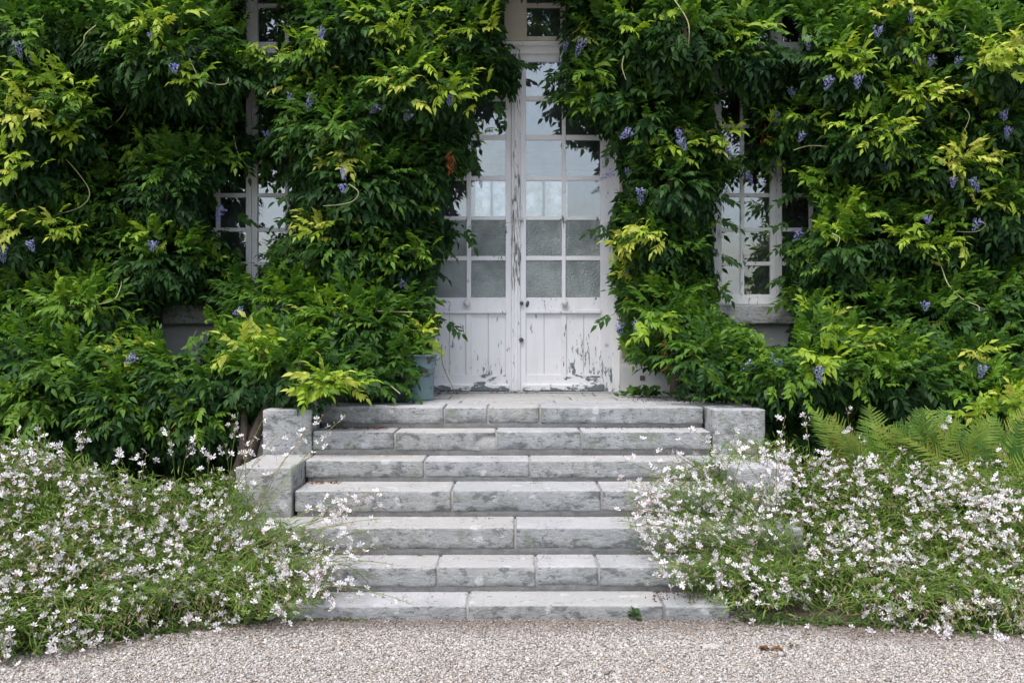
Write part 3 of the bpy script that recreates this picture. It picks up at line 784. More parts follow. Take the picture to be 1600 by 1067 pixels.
def wisteria():
    # ---- outer and inner leaves
    def gen(n, lo, hi, seed, edge):
        r=np.random.default_rng(seed)
        px=r.uniform(-230,1830,n); py=r.uniform(-120,760,n)
        back=r.uniform(lo,hi,n)
        nrm=surf_normal(px,py); pos=surf(px,py,back); low=np.clip((py-400)/100,0,1)
        f=nrm*r.uniform(.45,1.0,n)[:,None]+np.stack([r.normal(0,.48,n),np.zeros(n),r.uniform(-.75,.22,n)*(1+.25*low)+(.85-.75*low)*np.clip(nrm[:,2],0,1)],1)
        f/=np.linalg.norm(f,axis=1,keepdims=True)
        u=nrm*.45+np.array((0,-.1,.95))+r.normal(0,.26,(n,3))
        s=r.uniform(.56,1.1,n)
        c=pos+f*.13*s[:,None]; tp=pos+f*.29*s[:,None]
        bad=np.zeros(n,bool)
        for q,pr in ((pos,1.),(c,1.),(tp,edge)):
            x,y=proj(q); k=in_any(GAPS,x,y); bad|=k&(r.random(n)<pr); bad|=in_any(KEEP,x,y)
        ok=~bad&(tp[:,2]>.05)
        vis=pos[:,1]+0*px
        return [a[ok] for a in (px,py,back,pos,nrm,f,u,s)]
    px,py,back,pos,nrm,f,u,s=gen(35500,-.03,.12,21,.9)
    r=np.random.default_rng(3); n=len(px)
    # young and old patches; light painted in: tuft tops brighter, undersides and insides darker
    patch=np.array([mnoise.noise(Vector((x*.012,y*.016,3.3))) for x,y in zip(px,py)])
    age_light=.19+.22*patch+.30*np.clip(nrm[:,2],-.35,1)-1.1*np.clip(back-.03,0,.1)+r.normal(0,.09,n)
    # shoots
    S_pos=[];S_f=[];S_u=[];S_s=[];S_age=[];S_px=[]
    for (sx,sy,a) in SHOOTS:
        if in_any(GAPS,np.array([float(sx)]),np.array([float(sy)]))[0]: continue
        k=int(r.integers(11,17)); c0=surf(np.array([float(sx)]),np.array([float(sy)]),-.10)[0]; nn=surf_normal(np.array([float(sx)]),np.array([float(sy)]))[0]
        ax=np.array((r.normal(0,.5),-.55,.35)); ax/=np.linalg.norm(ax)
        for j in range(k):
            an=2*math.pi*j/k+r.normal(0,.35); t=r.uniform(-.06,.10)
            side=np.array((math.cos(an),-.25,math.sin(an)*.75))
            p=c0+ax*t+np.array((r.normal(0,.075),r.normal(0,.03),r.normal(0,.04)))
            ff=side+ax*r.uniform(.3,.9); ff/=np.linalg.norm(ff)
            tip=(p+ff*.24)[None]; x,y=proj(tip)
            if in_any(KEEP,x,y)[0] or (in_any(GAPS,x,y)[0] and r.random()<.8): continue
            S_pos.append(p);S_f.append(ff);S_u.append(ax*.6+np.array((0,-.2,.8))+r.normal(0,.2,3));S_s.append(r.uniform(.6,.98))
            S_age.append(np.clip(a+r.normal(-.06,.08),0,1));S_px.append(sx)
    pos=np.vstack([pos,S_pos]);f=np.vstack([f,S_f]);u=np.vstack([u,S_u]);s=np.concatenate([s,S_s]);age_light=np.concatenate([age_light,S_age]);px=np.concatenate([px,S_px]);back=np.concatenate([back,np.full(len(S_px),-.1)])
    # single leaves hanging over the edges, as in the photograph
    EX=[(470,612,.25,(-.3,-.45,-.8)),(485,616,.25,(.05,-.5,-.8)),(690,500,.2,(.8,-.2,-.45)),(960,490,.25,(-.75,-.3,-.4)),(955,350,.2,(-.8,-.2,-.3)),(770,150,.25,(.45,-.2,-.85)),(800,95,.2,(.8,-.2,-.2)),(885,110,.3,(-.8,-.2,-.3)),
        (880,140,.25,(-.85,-.2,-.45)),(735,235,.15,(.4,-.3,-.85)),(722,350,.2,(.5,-.2,-.8)),(455,610,.3,(-.6,-.4,-.6)),(960,210,.25,(-.3,-.2,-.9)),(1150,500,.3,(.6,-.2,-.6)),(1116,340,.3,(.9,-.2,-.2)),(1120,300,.35,(.8,-.25,-.5)),(1118,395,.25,(.85,-.2,-.3)),(1245,300,.3,(-.8,-.2,-.4)),(1240,345,.3,(-.9,-.2,-.3)),(1245,372,.25,(-.8,-.2,-.5)),(1235,430,.3,(-.85,-.2,-.2)),(1175,240,.3,(-.2,-.2,-.9)),(1200,235,.35,(.1,-.2,-.9)),(1160,243,.4,(-.5,-.3,-.8)),(1185,235,.3,(.3,-.2,-.8)),(1238,460,.4,(-.7,-.2,-.3)),(1122,445,.35,(.6,-.3,-.6)),(470,300,.3,(-.8,-.2,-.3)),(465,330,.35,(-.8,-.3,-.5)),(366,330,.3,(.8,-.2,-.5)),(468,380,.3,(-.8,-.2,-.2)),(385,240,.3,(.2,-.2,-.9)),(415,238,.3,(.1,-.3,-.9)),(455,262,.35,(-.6,-.2,-.7))]
    for (a,b,ag,ff) in EX:
        pos=np.vstack([pos,surf(np.array([float(a)]),np.array([float(b)]),-.05)]);f=np.vstack([f,[np.array(ff)/np.linalg.norm(ff)]]);u=np.vstack([u,[(0,-.7,.6)]])
        s=np.append(s,1.05);age_light=np.append(age_light,ag);px=np.append(px,a);back=np.append(back,-.2)
    R=frames(f,u); col=leafcol(age_light); vi=r.integers(0,len(LV),len(px)); vn=vine_of(px)
    # shared meshes for the single leaves: shape x colour class
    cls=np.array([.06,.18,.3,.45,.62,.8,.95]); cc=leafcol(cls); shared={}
    _,_,back2,pos2,n2,f2,u2,s2=gen(11800,.12,.6,22,1.)
    n3=12500; x3=r.uniform(-230,1830,n3); y3=r.uniform(-120,640,n3); d3=WALL-r.uniform(.03,.14,n3); p3=np.stack([(x3-800)*d3/F,d3,H-(y3-YH)*d3/F],1)
    f3=np.stack([r.normal(0,.45,n3),-r.uniform(.08,.4,n3),-r.uniform(.2,1,n3)],1); f3/=np.linalg.norm(f3,axis=1,keepdims=True); u3=np.stack([r.normal(0,.3,n3),-np.ones(n3),r.uniform(.1,.7,n3)],1); s3=r.uniform(.75,1.1,n3)
    k3=np.ones(n3,bool)                     # creeping layer close to the masonry
    for q in (0,.12,.26):
        x,y=proj(p3+f3*q*s3[:,None]); k3&=~in_any(GAPS,x,y)&~in_any(KEEP,x,y)
    pos2=np.vstack([pos2,p3[k3]]); f2=np.vstack([f2,f3[k3]]); u2=np.vstack([u2,u3[k3]]); s2=np.concatenate([s2,s3[k3]])
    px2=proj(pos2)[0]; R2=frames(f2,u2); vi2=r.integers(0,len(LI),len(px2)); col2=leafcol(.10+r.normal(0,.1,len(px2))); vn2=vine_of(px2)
    for v in range(4):
        m=np.where(vn==v)[0]
        x,y=proj(pos[m]); vis=(x>-20)&(x<1620)&(y>-20)&(y<700)
        score=s[m]/pos[m,1]-np.clip(back[m],0,1)*1.2-10*(~vis)
        top=m[np.argsort(-score)[:300]]; rest=np.setdiff1d(m,top)
        root=vines[v]; off=np.array(root.location)
        for i in top:
            k=int(np.argmin(np.abs(cls-np.clip(age_light[i],0,1)))); key=(int(vi[i]),k)
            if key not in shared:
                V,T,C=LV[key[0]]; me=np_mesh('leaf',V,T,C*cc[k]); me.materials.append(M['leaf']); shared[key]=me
            o=bpy.data.objects.new('leaf',shared[key]); COL.objects.link(o); o.parent=root
            Mx=Matrix([[*(R[i][0]*s[i]),pos[i,0]-off[0]],[*(R[i][1]*s[i]),pos[i,1]-off[1]],[*(R[i][2]*s[i]),pos[i,2]-off[2]],[0,0,0,1]])
            o.matrix_local=Mx
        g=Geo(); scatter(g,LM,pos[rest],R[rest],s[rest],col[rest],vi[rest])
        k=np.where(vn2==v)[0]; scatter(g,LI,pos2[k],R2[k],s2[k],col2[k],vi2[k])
        tag(g.obj('foliage',M['leaf'],root),kind='stuff')
wisteria()

# ---- woody stems behind the leaves
def stem(v,pts,r0,r1):
    p=smooth_path(pts,5); V,T=tube(p,np.linspace(r0,r1,len(p)),8)
    np_obj('trunk',V,T,M['bark'],vines[v],smooth=True)
stem(0,[(-2.9,7.6,-.03),(-2.95,7.9,.5),(-3.1,8.35,1.3),(-3.0,8.46,2.4),(-3.2,8.48,3.6),(-3.1,8.48,4.6)],.05,.02)
stem(1,[(-1.9,7.3,-.03),(-1.86,6.95,.4),(-1.75,6.95,.85),(-1.55,7.3,1.25),(-1.3,8.2,1.7),(-1.15,8.45,2.6),(-1.3,8.48,3.8),(-1.0,8.48,4.7)],.055,.02)
stem(1,[(-1.95,7.3,-.03),(-1.98,6.95,.3),(-1.86,6.9,.7),(-1.9,7.2,1.15),(-1.7,8.2,1.8)],.035,.02)
stem(2,[(1.35,8.3,LAND-.02),(1.4,8.42,1.6),(1.3,8.45,2.1),(1.36,8.44,2.9),(1.5,8.46,3.8),(1.3,8.48,4.7)],.04,.02)
stem(3,[(2.9,7.7,-.03),(3.0,8.0,.6),(3.1,8.4,1.4),(3.3,8.46,2.6),(3.1,8.48,4.6)],.05,.02)

# ---- bare, pale tendrils
def spt(x,y,b=-.14): return surf(np.array([float(x)]),np.array([float(y)]),b)[0]
TEND=[[(92,238),(120,268),(140,300),(128,322),(95,334),(62,343),(35,325),(24,300),(20,285)],[(192,135),(198,165),(185,188),(165,203)],[(296,92),(312,122),(335,132),(354,131),(357,122)],[(365,212),(372,240),(388,262)],
 [(545,288),(560,300),(552,314),(530,320),(505,322)],[(1050,-5),(1072,28),(1077,50),(1075,76)],[(1462,395),(1472,420),(1482,445),(1505,468),(1528,478),(1530,486)],[(1530,258),(1555,256),(1578,268),(1590,290)],
 [(1530,345),(1540,352),(1525,362),(1495,362)],[(100,478),(150,476),(178,468),(188,450),(190,440)],[(150,40),(133,55),(130,68),(112,88)],[(1400,525),(1425,540),(1436,552)],[(1226,115),(1224,132),(1240,142)],
 [(1508,170),(1515,183),(1505,208)],[(1490,68),(1480,80),(1478,78)],[(690,540),(692,570),(705,600),(712,615)],[(815,343),(775,352),(730,355)],[(1580,18),(1577,32)],[(1300,365),(1312,372),(1308,385)],[(975,88),(972,105),(978,125)],
 [(645,488),(590,486)],[(625,615),(605,598)],[(600,172),(620,178)],[(1510,38),(1500,65),(1490,78)],[(1240,235),(1265,228),(1300,230)]]
for t in TEND:
    v=int(vine_of(np.array([t[0][0]]))[0]); 
    if t[0]==(815,343): pts=[P(x,y,DOOR-.05) for x,y in t]; v=1
    elif t[0]==(690,540): pts=[P(x,y,7.55+.5*i/3) for i,(x,y) in enumerate(t)]
    else: 
        dd=np.mean([spt(x,y)[1] for x,y in t]); pts=[P(x,y,.6*dd+.4*spt(x,y)[1]-.05) for x,y in t]
    p=smooth_path(pts,5); V,T=tube(p,np.linspace(.0055,.003,len(p)) if t[0]!=(815,343) else np.full(len(p),.0022),5)
    np_obj('tendril',V,T,M['tendril'],vines[v],smooth=True)

# ---- violet racemes
def raceme(seed,L):
    r=np.random.default_rng(seed); g=Geo()
    V,T=tube([(0,0,0),(.004,0,-L*.5),(0,.004,-L)],[.002,.0016,.001],3); g.add(V,T,(.25,.28,.16))
    n=int(26+L*220)
    for i in range(n):
        t=i/n; an=i*2.4+r.normal(0,.3); rad=(.024*(1-t)**.6+.004)*r.uniform(.7,1.1)
        c=np.array((rad*math.cos(an),rad*math.sin(an),-L*(.08+.92*t))); sz=.0155*(1-.55*t)*r.uniform(.85,1.2)
        cl=np.array((.33,.33,.70))*(1-.15*t)+r.normal(0,.03,3) if r.random()>.25 else np.array((.5,.5,.72))
        o=np.array((math.cos(an),math.sin(an),.25)); Rm=rot_to(o,(r.normal(0,.4),r.normal(0,.4),1))
        q=np.array([(0,0,0),(-.6,.5,.35),(0,.9,.65),(.6,.5,.35),(-.35,.6,-.35),(.35,.6,-.35)])*sz
        g.add(q@Rm.T+c,[(0,2,1),(0,3,2),(0,4,5)],np.clip(cl,0.03,1))
    return np.vstack(g.V),np.vstack(g.T),np.vstack(g.C)
RM=[]
for i,L in enumerate((.07,.10,.13,.16)):
    V,T,C=raceme(i,L); me=np_mesh('flower_cluster',V,T,C); me.materials.append(M['wisteria_flower']); RM.append(me)
RAC=[(27,65,2,0),(48,82,1,0),(235,52,0,0),(272,100,0,0),(488,146,2,.3),(503,44,1,0),(671,58,0,0),(702,148,1,0),(592,166,1,.9),(537,266,1,0),(535,288,0,0),(350,324,1,.7),(345,332,1,.4),(45,376,1,-.4),(240,377,0,0),(4,384,2,0),
 (586,428,1,-.8),(632,440,0,.7),(380,484,1,1.2),(162,572,2,1.0),(679,526,1,0),(911,62,2,0),(884,66,1,0),(952,236,2,.3),(958,268,2,1.0),(986,203,1,.9),(1001,294,2,0),(982,264,0,.3),(1063,216,1,-.4),(1061,203,0,0),(1134,232,1,-.4),(1165,268,2,-.5),(1210,178,2,-.2),(1298,120,1,.4),
 (1342,118,1,0),(1238,140,0,0),(1424,18,1,0),(1372,42,0,0),(1430,85,0,0),(1458,88,1,.4),(1490,277,1,-.2),(1518,278,2,-.5),(1590,284,1,0),(1449,337,0,0),(1530,343,1,.5),(1436,538,1,-.2),(1466,568,1,.8),(1328,530,3,.3),(1279,572,2,0),
 (1178,566,3,.9),(1212,550,1,.4),(1216,564,0,0),(991,442,2,.1),(969,504,1,.1),(994,500,2,0),(1252,360,1,.6),(1262,55,2,0),(1446,472,0,0),(1576,198,1,0),(1567,174,0,0),(1382,255,0,0),(1255,207,1,.4),(456,148,0,0),(1500,90,1,.5),(640,175,0,.5),(418,205,0,0),(212,555,1,.9),(1538,570,1,.3)]
for (x,y,k,til) in RAC:
    v=int(vine_of(np.array([x]))[0]); p=spt(x,y,-.24)
    o=bpy.data.objects.new('flower_cluster',RM[k]); COL.objects.link(o); o.parent=vines[v]
    o.location=Vector(p)-vines[v].location; o.rotation_euler=(random.uniform(-.5,.1),til+random.gauss(0,.12),random.uniform(0,6.2)) if abs(til)<.3 else (0,til,0)
    s_=random.uniform(.85,1.2); o.scale=(s_,s_,s_)

# ---- dead brown leaf sprays caught in the vines
def drycluster(seed,n,L):
    r=np.random.default_rng(seed); g=Geo()
    for i in range(n):
        V,T=leaflet(L*r.uniform(.6,1.1),L*.3,True,.5,.9); f=(r.normal(0,.3),r.normal(0,.3),-1)
        g.add(V@rot_to(f,(r.normal(),r.normal(),.1)).T+np.array((r.normal(0,.02),r.normal(0,.02),-i/n*.17)),T,np.array((.26,.10,.035))*r.uniform(.6,1.3))
    return np.vstack(g.V),np.vstack(g.T),np.vstack(g.C)
for (x,y,n,v,dd) in ((703,232,22,1,8.0),(1035,540,9,2,None),(1040,520,6,2,None),(276,650,5,0,None),(675,490,6,1,None),(1190,190,8,3,None)):
    V,T,C=drycluster(x,n,.08); p=np.array(P(x,y,dd)) if dd else spt(x,y,-.13)
    np_obj('dry_leaf_spray',V+p,T,M['dry'],vines[v],C)

# ------------------------------------------------------------------ white gaura
def flower(seed):
    r=np.random.default_rng(seed); g=Geo(); sz=.0195
    for an in (-1.25,-.42,.42,1.25):
        an+=r.normal(0,.12); d=np.array((math.sin(an),0,math.cos(an))); n=np.array((-d[2],0,d[0])); b=r.uniform(-.45,.1)
        q=[np.zeros(3)]
        for t,wd in ((.5,.11),(.9,.30),(1.28,.10)):
            c=d*sz*t+np.array((0,-1,0))*sz*b*t*t*-1
            q+= [c-n*sz*wd, c+n*sz*wd]
        sh=r.uniform(.9,1.02); pk=np.array((1,.95,.955)) if r.random()<.15 else np.array((1,.985,1.0))
        g.add(q,[(0,1,2),(1,3,4),(1,4,2),(3,5,6),(3,6,4)],np.array((.85,.84,.845))*sh*pk)
    for k in range(3):
        a=r.normal(0,.5); e=np.array((math.sin(a)*.6,-.7,-.7))*sz
        g.add([(0,0,0),(.0012,0,0),tuple(e)],[(0,1,2)],(.78,.66,.6))
    V,T=tube([(0,0,0),(0,.012,-.012)],[.003,.002],3); g.add(V,T,(.45,.28,.26))
    return np.vstack(g.V),np.vstack(g.T),np.vstack(g.C)
def bud(seed):
    g=Geo(); V,T=leaflet(.026,.008,False,0,.9); g.add(V,T,(.52,.33,.30)); return np.vstack(g.V),np.vstack(g.T),np.vstack(g.C)
def gleaf(seed):
    r=np.random.default_rng(seed); V,T=leaflet(.058*r.uniform(.8,1.2),.0085,False,r.uniform(.1,.6)); return V,T,np.ones((len(V),3))
FL=[flower(i) for i in range(5)]; BD=[bud(0)]; GLV=[gleaf(i) for i in range(4)]
FM=[]
for V,T,C in FL:
    me=np_mesh('flower',V,T,C); me.materials.append(M['petal']); FM.append(me)

SIL={-1:[(-70,690),(30,692),(70,700),(150,735),(280,760),(330,742),(385,745),(400,790),(440,825),(500,840),(525,900),(500,945),(450,978),(330,982),(240,1000),(130,1028),(40,1043),(-70,1060)],
      1:[(995,765),(1030,735),(1090,722),(1170,692),(1230,690),(1290,722),(1380,715),(1450,722),(1530,735),(1600,740),(1670,740),(1670,1008),(1500,1000),(1380,984),(1290,964),(1200,950),(1115,945),(1045,905),(1010,860),(985,800)]}
BASE={-1:([-70,40,130,240,330,430,500],[1062,1047,1032,1004,988,976,962]),1:([1000,1125,1200,1290,1380,1500,1670],[945,950,956,968,988,1003,1012])}
TOP={-1:([-70,60,150,280,400,500],[690,698,735,755,750,840]),1:([1000,1090,1200,1290,1670],[760,722,690,720,738])}
def bush_depth(side,px,py):
    yb=np.interp(px,*BASE[side]); yt=np.interp(px,*TOP[side]); db=1.45*F/(yb-YH)
    t=np.clip((yb-py)/(yb-yt),0,1.3); return db+.02+1.0*t**1.35
STEP_PY=[600,636,668,674,711,719,753,766,808,824,867,885,925,946,967,2000]; STEP_D=[7.2,6.85,6.85,6.6,6.6,6.33,6.33,5.975,5.975,5.646,5.646,5.364,5.364,5.096,5.096,5.0]
def clear_steps(px,py,d,r):                 # keep what hangs over the steps in front of their risers
    lim=np.interp(py,STEP_PY,STEP_D)-.05-np.abs(r.normal(0,.09,np.shape(px)))
    return np.where((px>365)&(px<1235)&(py<967),np.minimum(d,lim),d)
def bush_points(side,r,n,wander=0):
    xs=[p[0] for p in SIL[side]]; ys=[p[1] for p in SIL[side]]; X=[];Y=[]
    while len(X)<n:
        x=r.uniform(min(xs),max(xs),4000); y=r.uniform(min(ys),max(ys),4000); k=inside(SIL[side],x,y); X+=list(x[k]);Y+=list(y[k])
    return np.array(X[:n])+r.normal(0,wander,n),np.array(Y[:n])+r.normal(0,wander,n)
def gaura(side,label,seed):
    r=np.random.default_rng(seed)
    c0=np.array((-2.5 if side<0 else 2.45,5.35))
    root=thing('gaura_bush',(c0[0],c0[1],0),label,'flowering shrub','white gaura bushes beside the steps')
    SG=Geo(); fp=[];ff=[];fs=[]; bp=[];bf=[]; lp=[];lf=[];ls=[]
    ends=[]
    wx,wy=bush_points(side,r,820,6)
    for x,y in zip(wx,wy):
        d=float(clear_steps(x,y,bush_depth(side,x,y)+r.exponential(.07),r)); e=np.array(P(x,y,d))
        if e[2]<.03: continue
        b=np.array((e[0]+r.normal(0,.22)+(-.25 if side<0 and x>380 else .25 if side>0 and x<1150 else 0), e[1]+r.uniform(.12,.6),0)); ends.append((b,e,False))
    if side<0:
        sp=((600,795,5.25),(585,830,5.2),(545,800,5.25),(640,945,4.9),(600,935,4.9),(560,860,5.1),(520,690,5.8),(470,690,5.7),(440,680,5.7),(365,650,5.6),(382,690,5.5),(350,690,5.5),(268,665,5.6),(130,668,5.6),(62,665,5.6),(620,880,5.0),(530,880,5.05),(570,770,5.4),(555,815,5.2),(610,860,5.1),(505,655,5.9),(540,655,5.85),(430,735,5.5),(575,790,5.3),(590,775,5.3),(530,830,5.2),(540,845,5.2),(565,825,5.2),(520,810,5.3),(550,780,5.4),(595,812,5.2),(300,690,5.6),(325,700,5.5),(180,700,5.5),(30,672,5.5),(235,715,5.4),(500,800,5.3),(520,930,4.95),(560,930,4.9),(415,655,5.7),(425,700,5.5))
    else:
        sp=((985,720,5.7),(1010,690,5.7),(965,745,5.5),(1000,780,5.3),(1030,700,5.7),(1005,840,5.1),(1015,880,5.0),(960,815,5.2),(1060,690,5.8),(1080,670,5.9),(1150,660,5.9),(1255,650,5.7),(1215,690,5.6),(1320,640,5.7),(1000,800,5.3),(1040,745,5.5),(1480,640,5.7),(1560,700,5.5),(1015,910,5.0),(1040,860,5.1),(990,760,5.4),(1050,725,5.6),(1020,770,5.4),(1000,900,5.0),(1100,690,5.8),(1005,735,5.5),(1020,715,5.6),(995,810,5.2),(1010,820,5.2),(985,790,5.3),(1065,715,5.7),(1120,680,5.8),(1180,675,5.7),(1220,650,5.7),(1200,700,5.6),(1350,690,5.6),(1410,700,5.5),(1285,690,5.6),(1010,865,5.05),(1030,895,5.0))
    for x,y,d in sp:
        e=np.array(P(x+r.normal(0,4),y+r.normal(0,4),d))
        far=(side<0 and x>400) or (side>0 and x<1150)
        b=np.array(((-1.62 if side<0 else 1.62)+r.normal(0,.1),5.25+r.normal(0,.1),0)) if far else np.array((e[0]+r.normal(0,.12),e[1]+.1,0))
        ends.append((b,e,True))
    for (b,e,special) in ends:
        mid=b*.45+e*.55; mid[2]=max(e[2],.22)*(.62 if special else .8)+(.16 if special else r.uniform(.08,.25))
        pts=[b*(1-t)**2+mid*2*t*(1-t)+e*t*t for t in np.linspace(0,1,9)]
        V,T=tube(pts,np.linspace(.0030,.0014,9),3); gc=np.array((.19,.26,.075))*r.uniform(.7,1.35)
        SG.add(V,T,gc if r.random()>.15 else np.array((.24,.19,.09)))
        P_=np.array(pts)
        def at(t):
            k=min(int(t*8),7); q=t*8-k; return P_[k]*(1-q)+P_[k+1]*q, P_[k+1]-P_[k]
        for _ in range(22 if not special else 8):
            t=r.uniform(.15,.85 if not special else .6); c,dv=at(t); an=r.uniform(0,6.28)
            lp.append(c+r.normal(0,.012,3)); lf.append(np.array((math.cos(an),math.sin(an),r.uniform(-.1,.8)))+dv/np.linalg.norm(dv)*.5); ls.append(r.uniform(.7,1.25)*(1.1-.5*t))
        if special:
            for j in range(int(r.integers(3,7))):
                c,dv=at(min(1-r.uniform(0,.26),.999)); fp.append(c+r.normal(0,.022,3)); fs.append(r.uniform(.72,1.05)); ff.append(r.normal(0,.55,3)+np.array((0,-.8,.3)))
        for j in range(6):
            t=1-.24*j/6+r.normal(0,.02); c,dv=at(np.clip(t,0,.999)); bp.append(c+r.normal(0,.006,3)); bf.append(dv/np.linalg.norm(dv)+r.normal(0,.35,3))
    # flowers in loose sprays over the face of the bush
    nsp=620 if side<0 else 860
    x,y=bush_points(side,r,nsp*2,5); yb=np.interp(x,*BASE[side]); yt=np.interp(x,*TOP[side]); tt=(yb-y)/(yb-yt)
    k=(r.random(len(x))<np.clip(.38+.95*tt,0,1)); x,y=x[k][:nsp],y[k][:nsp]
    for a,b in zip(x,y):
        if mnoise.noise(Vector((a*.009,b*.012,side*4.)))<-.5: continue
        d=float(clear_steps(a,b,bush_depth(side,a,b)-.02+r.exponential(.05),r))-(.14 if 365<a<1235 and b<967 else 0); c=np.array(P(a,b,d)); ax=r.normal(0,1,3)+np.array((0,0,.9)); ax/=np.linalg.norm(ax)
        for j in range(int(r.choice([1,2,3,4,5],p=[.27,.27,.22,.14,.10]))):
            q=c+ax*r.normal(0,.035)+r.normal(0,.012,3); fp.append(q); fs.append(r.uniform(.66,1.0)); ff.append(r.normal(0,.6,3)+np.array((0,-.7,.45)))
        for j in range(2):
            bp.append(c+ax*r.uniform(.02,.07)+r.normal(0,.006,3)); bf.append(ax+r.normal(0,.3,3))
    tag(SG.obj('stems',M['gleaf'],root),kind='stuff')
    # fine foliage filling the bush
    N=23000; x,y=bush_points(side,r,N,8); d=clear_steps(x,y,bush_depth(side,x,y)+r.exponential(.30,N)+.03,r)
    q=np.stack([(x-800)*d/F,d,H-(y-YH)*d/F],1); ok=q[:,2]>.01; sx=np.clip((x-395)/110 if side<0 else (1120-x)/120,0,1); ok&=r.random(N)>.72*sx; q=q[ok]; m=len(q); an=r.uniform(0,6.28,m)
    lpA=np.vstack([np.array(lp),q]); lfA=np.vstack([np.array(lf),np.stack([np.cos(an)*.6,np.sin(an)*.4-.3,r.uniform(-.1,1.3,m)],1)]); lsA=np.concatenate([ls,r.uniform(.6,1.15,m)])
    n=len(lpA); g=Geo(); t=r.random(n)
    cols=np.array((.060,.135,.026))*(1-t[:,None])+np.array((.20,.29,.05))*t[:,None]
    lpA[:,2]=np.maximum(lpA[:,2],.01)
    scatter(g,GLV,lpA,frames(lfA,r.normal(0,.4,(n,3))+np.array((0,-.3,1))),lsA,cols,r.integers(0,4,n))
    tag(g.obj('foliage',M['gleaf'],root),kind='stuff')
    n=len(bp); g=Geo(); bc=np.where(r.random((n,1))<.5,np.array([[1,1,1.]]),np.array([[.75,1.15,.5]]))
    scatter(g,BD,np.array(bp),frames(np.array(bf),r.normal(0,1,(n,3))),r.uniform(.6,1.1,n),bc,np.zeros(n,int)); tag(g.obj('buds',M['petal'],root),kind='stuff')
    fp=np.array(fp); ff=np.array(ff); fs=np.array(fs); n=len(fp); fp[:,2]=np.maximum(fp[:,2],.02)
    fw=-ff/np.linalg.norm(ff,axis=1,keepdims=True); R=frames(fw,r.normal(0,.6,(n,3))+np.array((0,0,1)))
    vi=r.integers(0,len(FL),n)
    x,y=proj(fp); vis=(x>-5)&(x<1605)&(y<1070)
    sc=fs/fp[:,1]-10*(~vis); top=np.argsort(-sc)[:300]; rest=np.setdiff1d(np.arange(n),top); off=np.array(root.location)
    for i in top:
        o=bpy.data.objects.new('flower',FM[vi[i]]); COL.objects.link(o); o.parent=root; A=R[i]*fs[i]; q=fp[i]-off
        o.matrix_local=Matrix([[*A[0],q[0]],[*A[1],q[1]],[*A[2],q[2]],[0,0,0,1]])
    g=Geo(); scatter(g,FL,fp[rest],R[rest],fs[rest],np.ones((len(rest),3)),vi[rest]); tag(g.obj('more_flowers',M['petal'],root),kind='stuff')
    return root
gaura(-1,'wide bush of small white gaura flowers on thin stems left of the steps',31)
gaura(1,'wide bush of small white gaura flowers right of the steps, in front of the ferns',32)

# soil under the bushes
def bed(poly):
    g=Geo(); c=np.mean(poly,0); n=len(poly)
    V=[(c[0],c[1],.03)]+[(x,y,.004) for x,y in poly]; T=[(0,1+i,1+(i+1)%n) for i in range(n)]
    g.add(V,T); return tag(g.obj('flower_bed',M['soil']),kind='structure')
bed([(-4.5,4.7),(-2.5,4.62),(-1.7,4.95),(-1.31,5.14),(-1.4,5.7),(-1.67,5.7),(-1.67,8.5),(-6,8.5),(-6,5)])
bed([(1.25,5.14),(1.7,5.06),(2.2,4.85),(4.5,4.75),(6,5),(6,8.5),(1.68,8.5),(1.68,5.7),(1.37,5.7)])

# ------------------------------------------------------------------ ferns
def frond(seed,L=.70):
    r=np.random.default_rng(seed); g=Geo(); N=25; arch=r.uniform(.25,.5); cv=r.uniform(-.2,.2)
    def pt(t): return np.array((cv*t*t*L, L*(t-.25*arch*t*t), -arch*L*.55*t*t))
    V,T=tube([pt(t) for t in np.linspace(0,1,8)],np.linspace(.004,.001,8),3); g.add(V,T,(1.2,1.0,.9))
    for i in range(N):
        t=.12+.87*i/N; wl=.16*(math.sin(math.pi*min(1,.22+.8*(1-t)))**.9)*(1-t)**.35+.012
        for s in (-1,1):
            an=math.radians(r.uniform(62,76)-12*t); d=np.array((s*math.sin(an),math.cos(an),r.uniform(-.3,.05))); d/=np.linalg.norm(d)
            up=np.array((0,.15,1.)); nx=np.cross(d,up); nx/=np.linalg.norm(nx); c0=pt(t); m=6; q=[]; TT=[]
            for j in range(m+1):     # pinna with toothed lobes
                u=j/m; wd=.0098*(1-u)**.7*(1.0 if j%2 else .6)+.0005; c=c0+d*wl*u+np.array((0,0,-.12*wl*u*u))
                q+=[c-nx*wd,c+nx*wd]
                if j: a=2*j-2; TT+=[(a,a+1,a+3),(a,a+3,a+2)]
            g.add(q,TT,np.ones(3)*r.uniform(.85,1.15))
    return np.vstack(g.V),np.vstack(g.T),np.vstack(g.C)
FRV=[frond(i) for i in range(4)]
fcols=[(.12,.22,.04),(.17,.26,.045),(.07,.16,.035),(.20,.25,.05)]
FRM=[]
for i,(V,T,C) in enumerate(FRV):
    for c in fcols:
        me=np_mesh('frond',V,T,C*np.array(c)); me.materials.append(M['fern']); FRM.append(me)
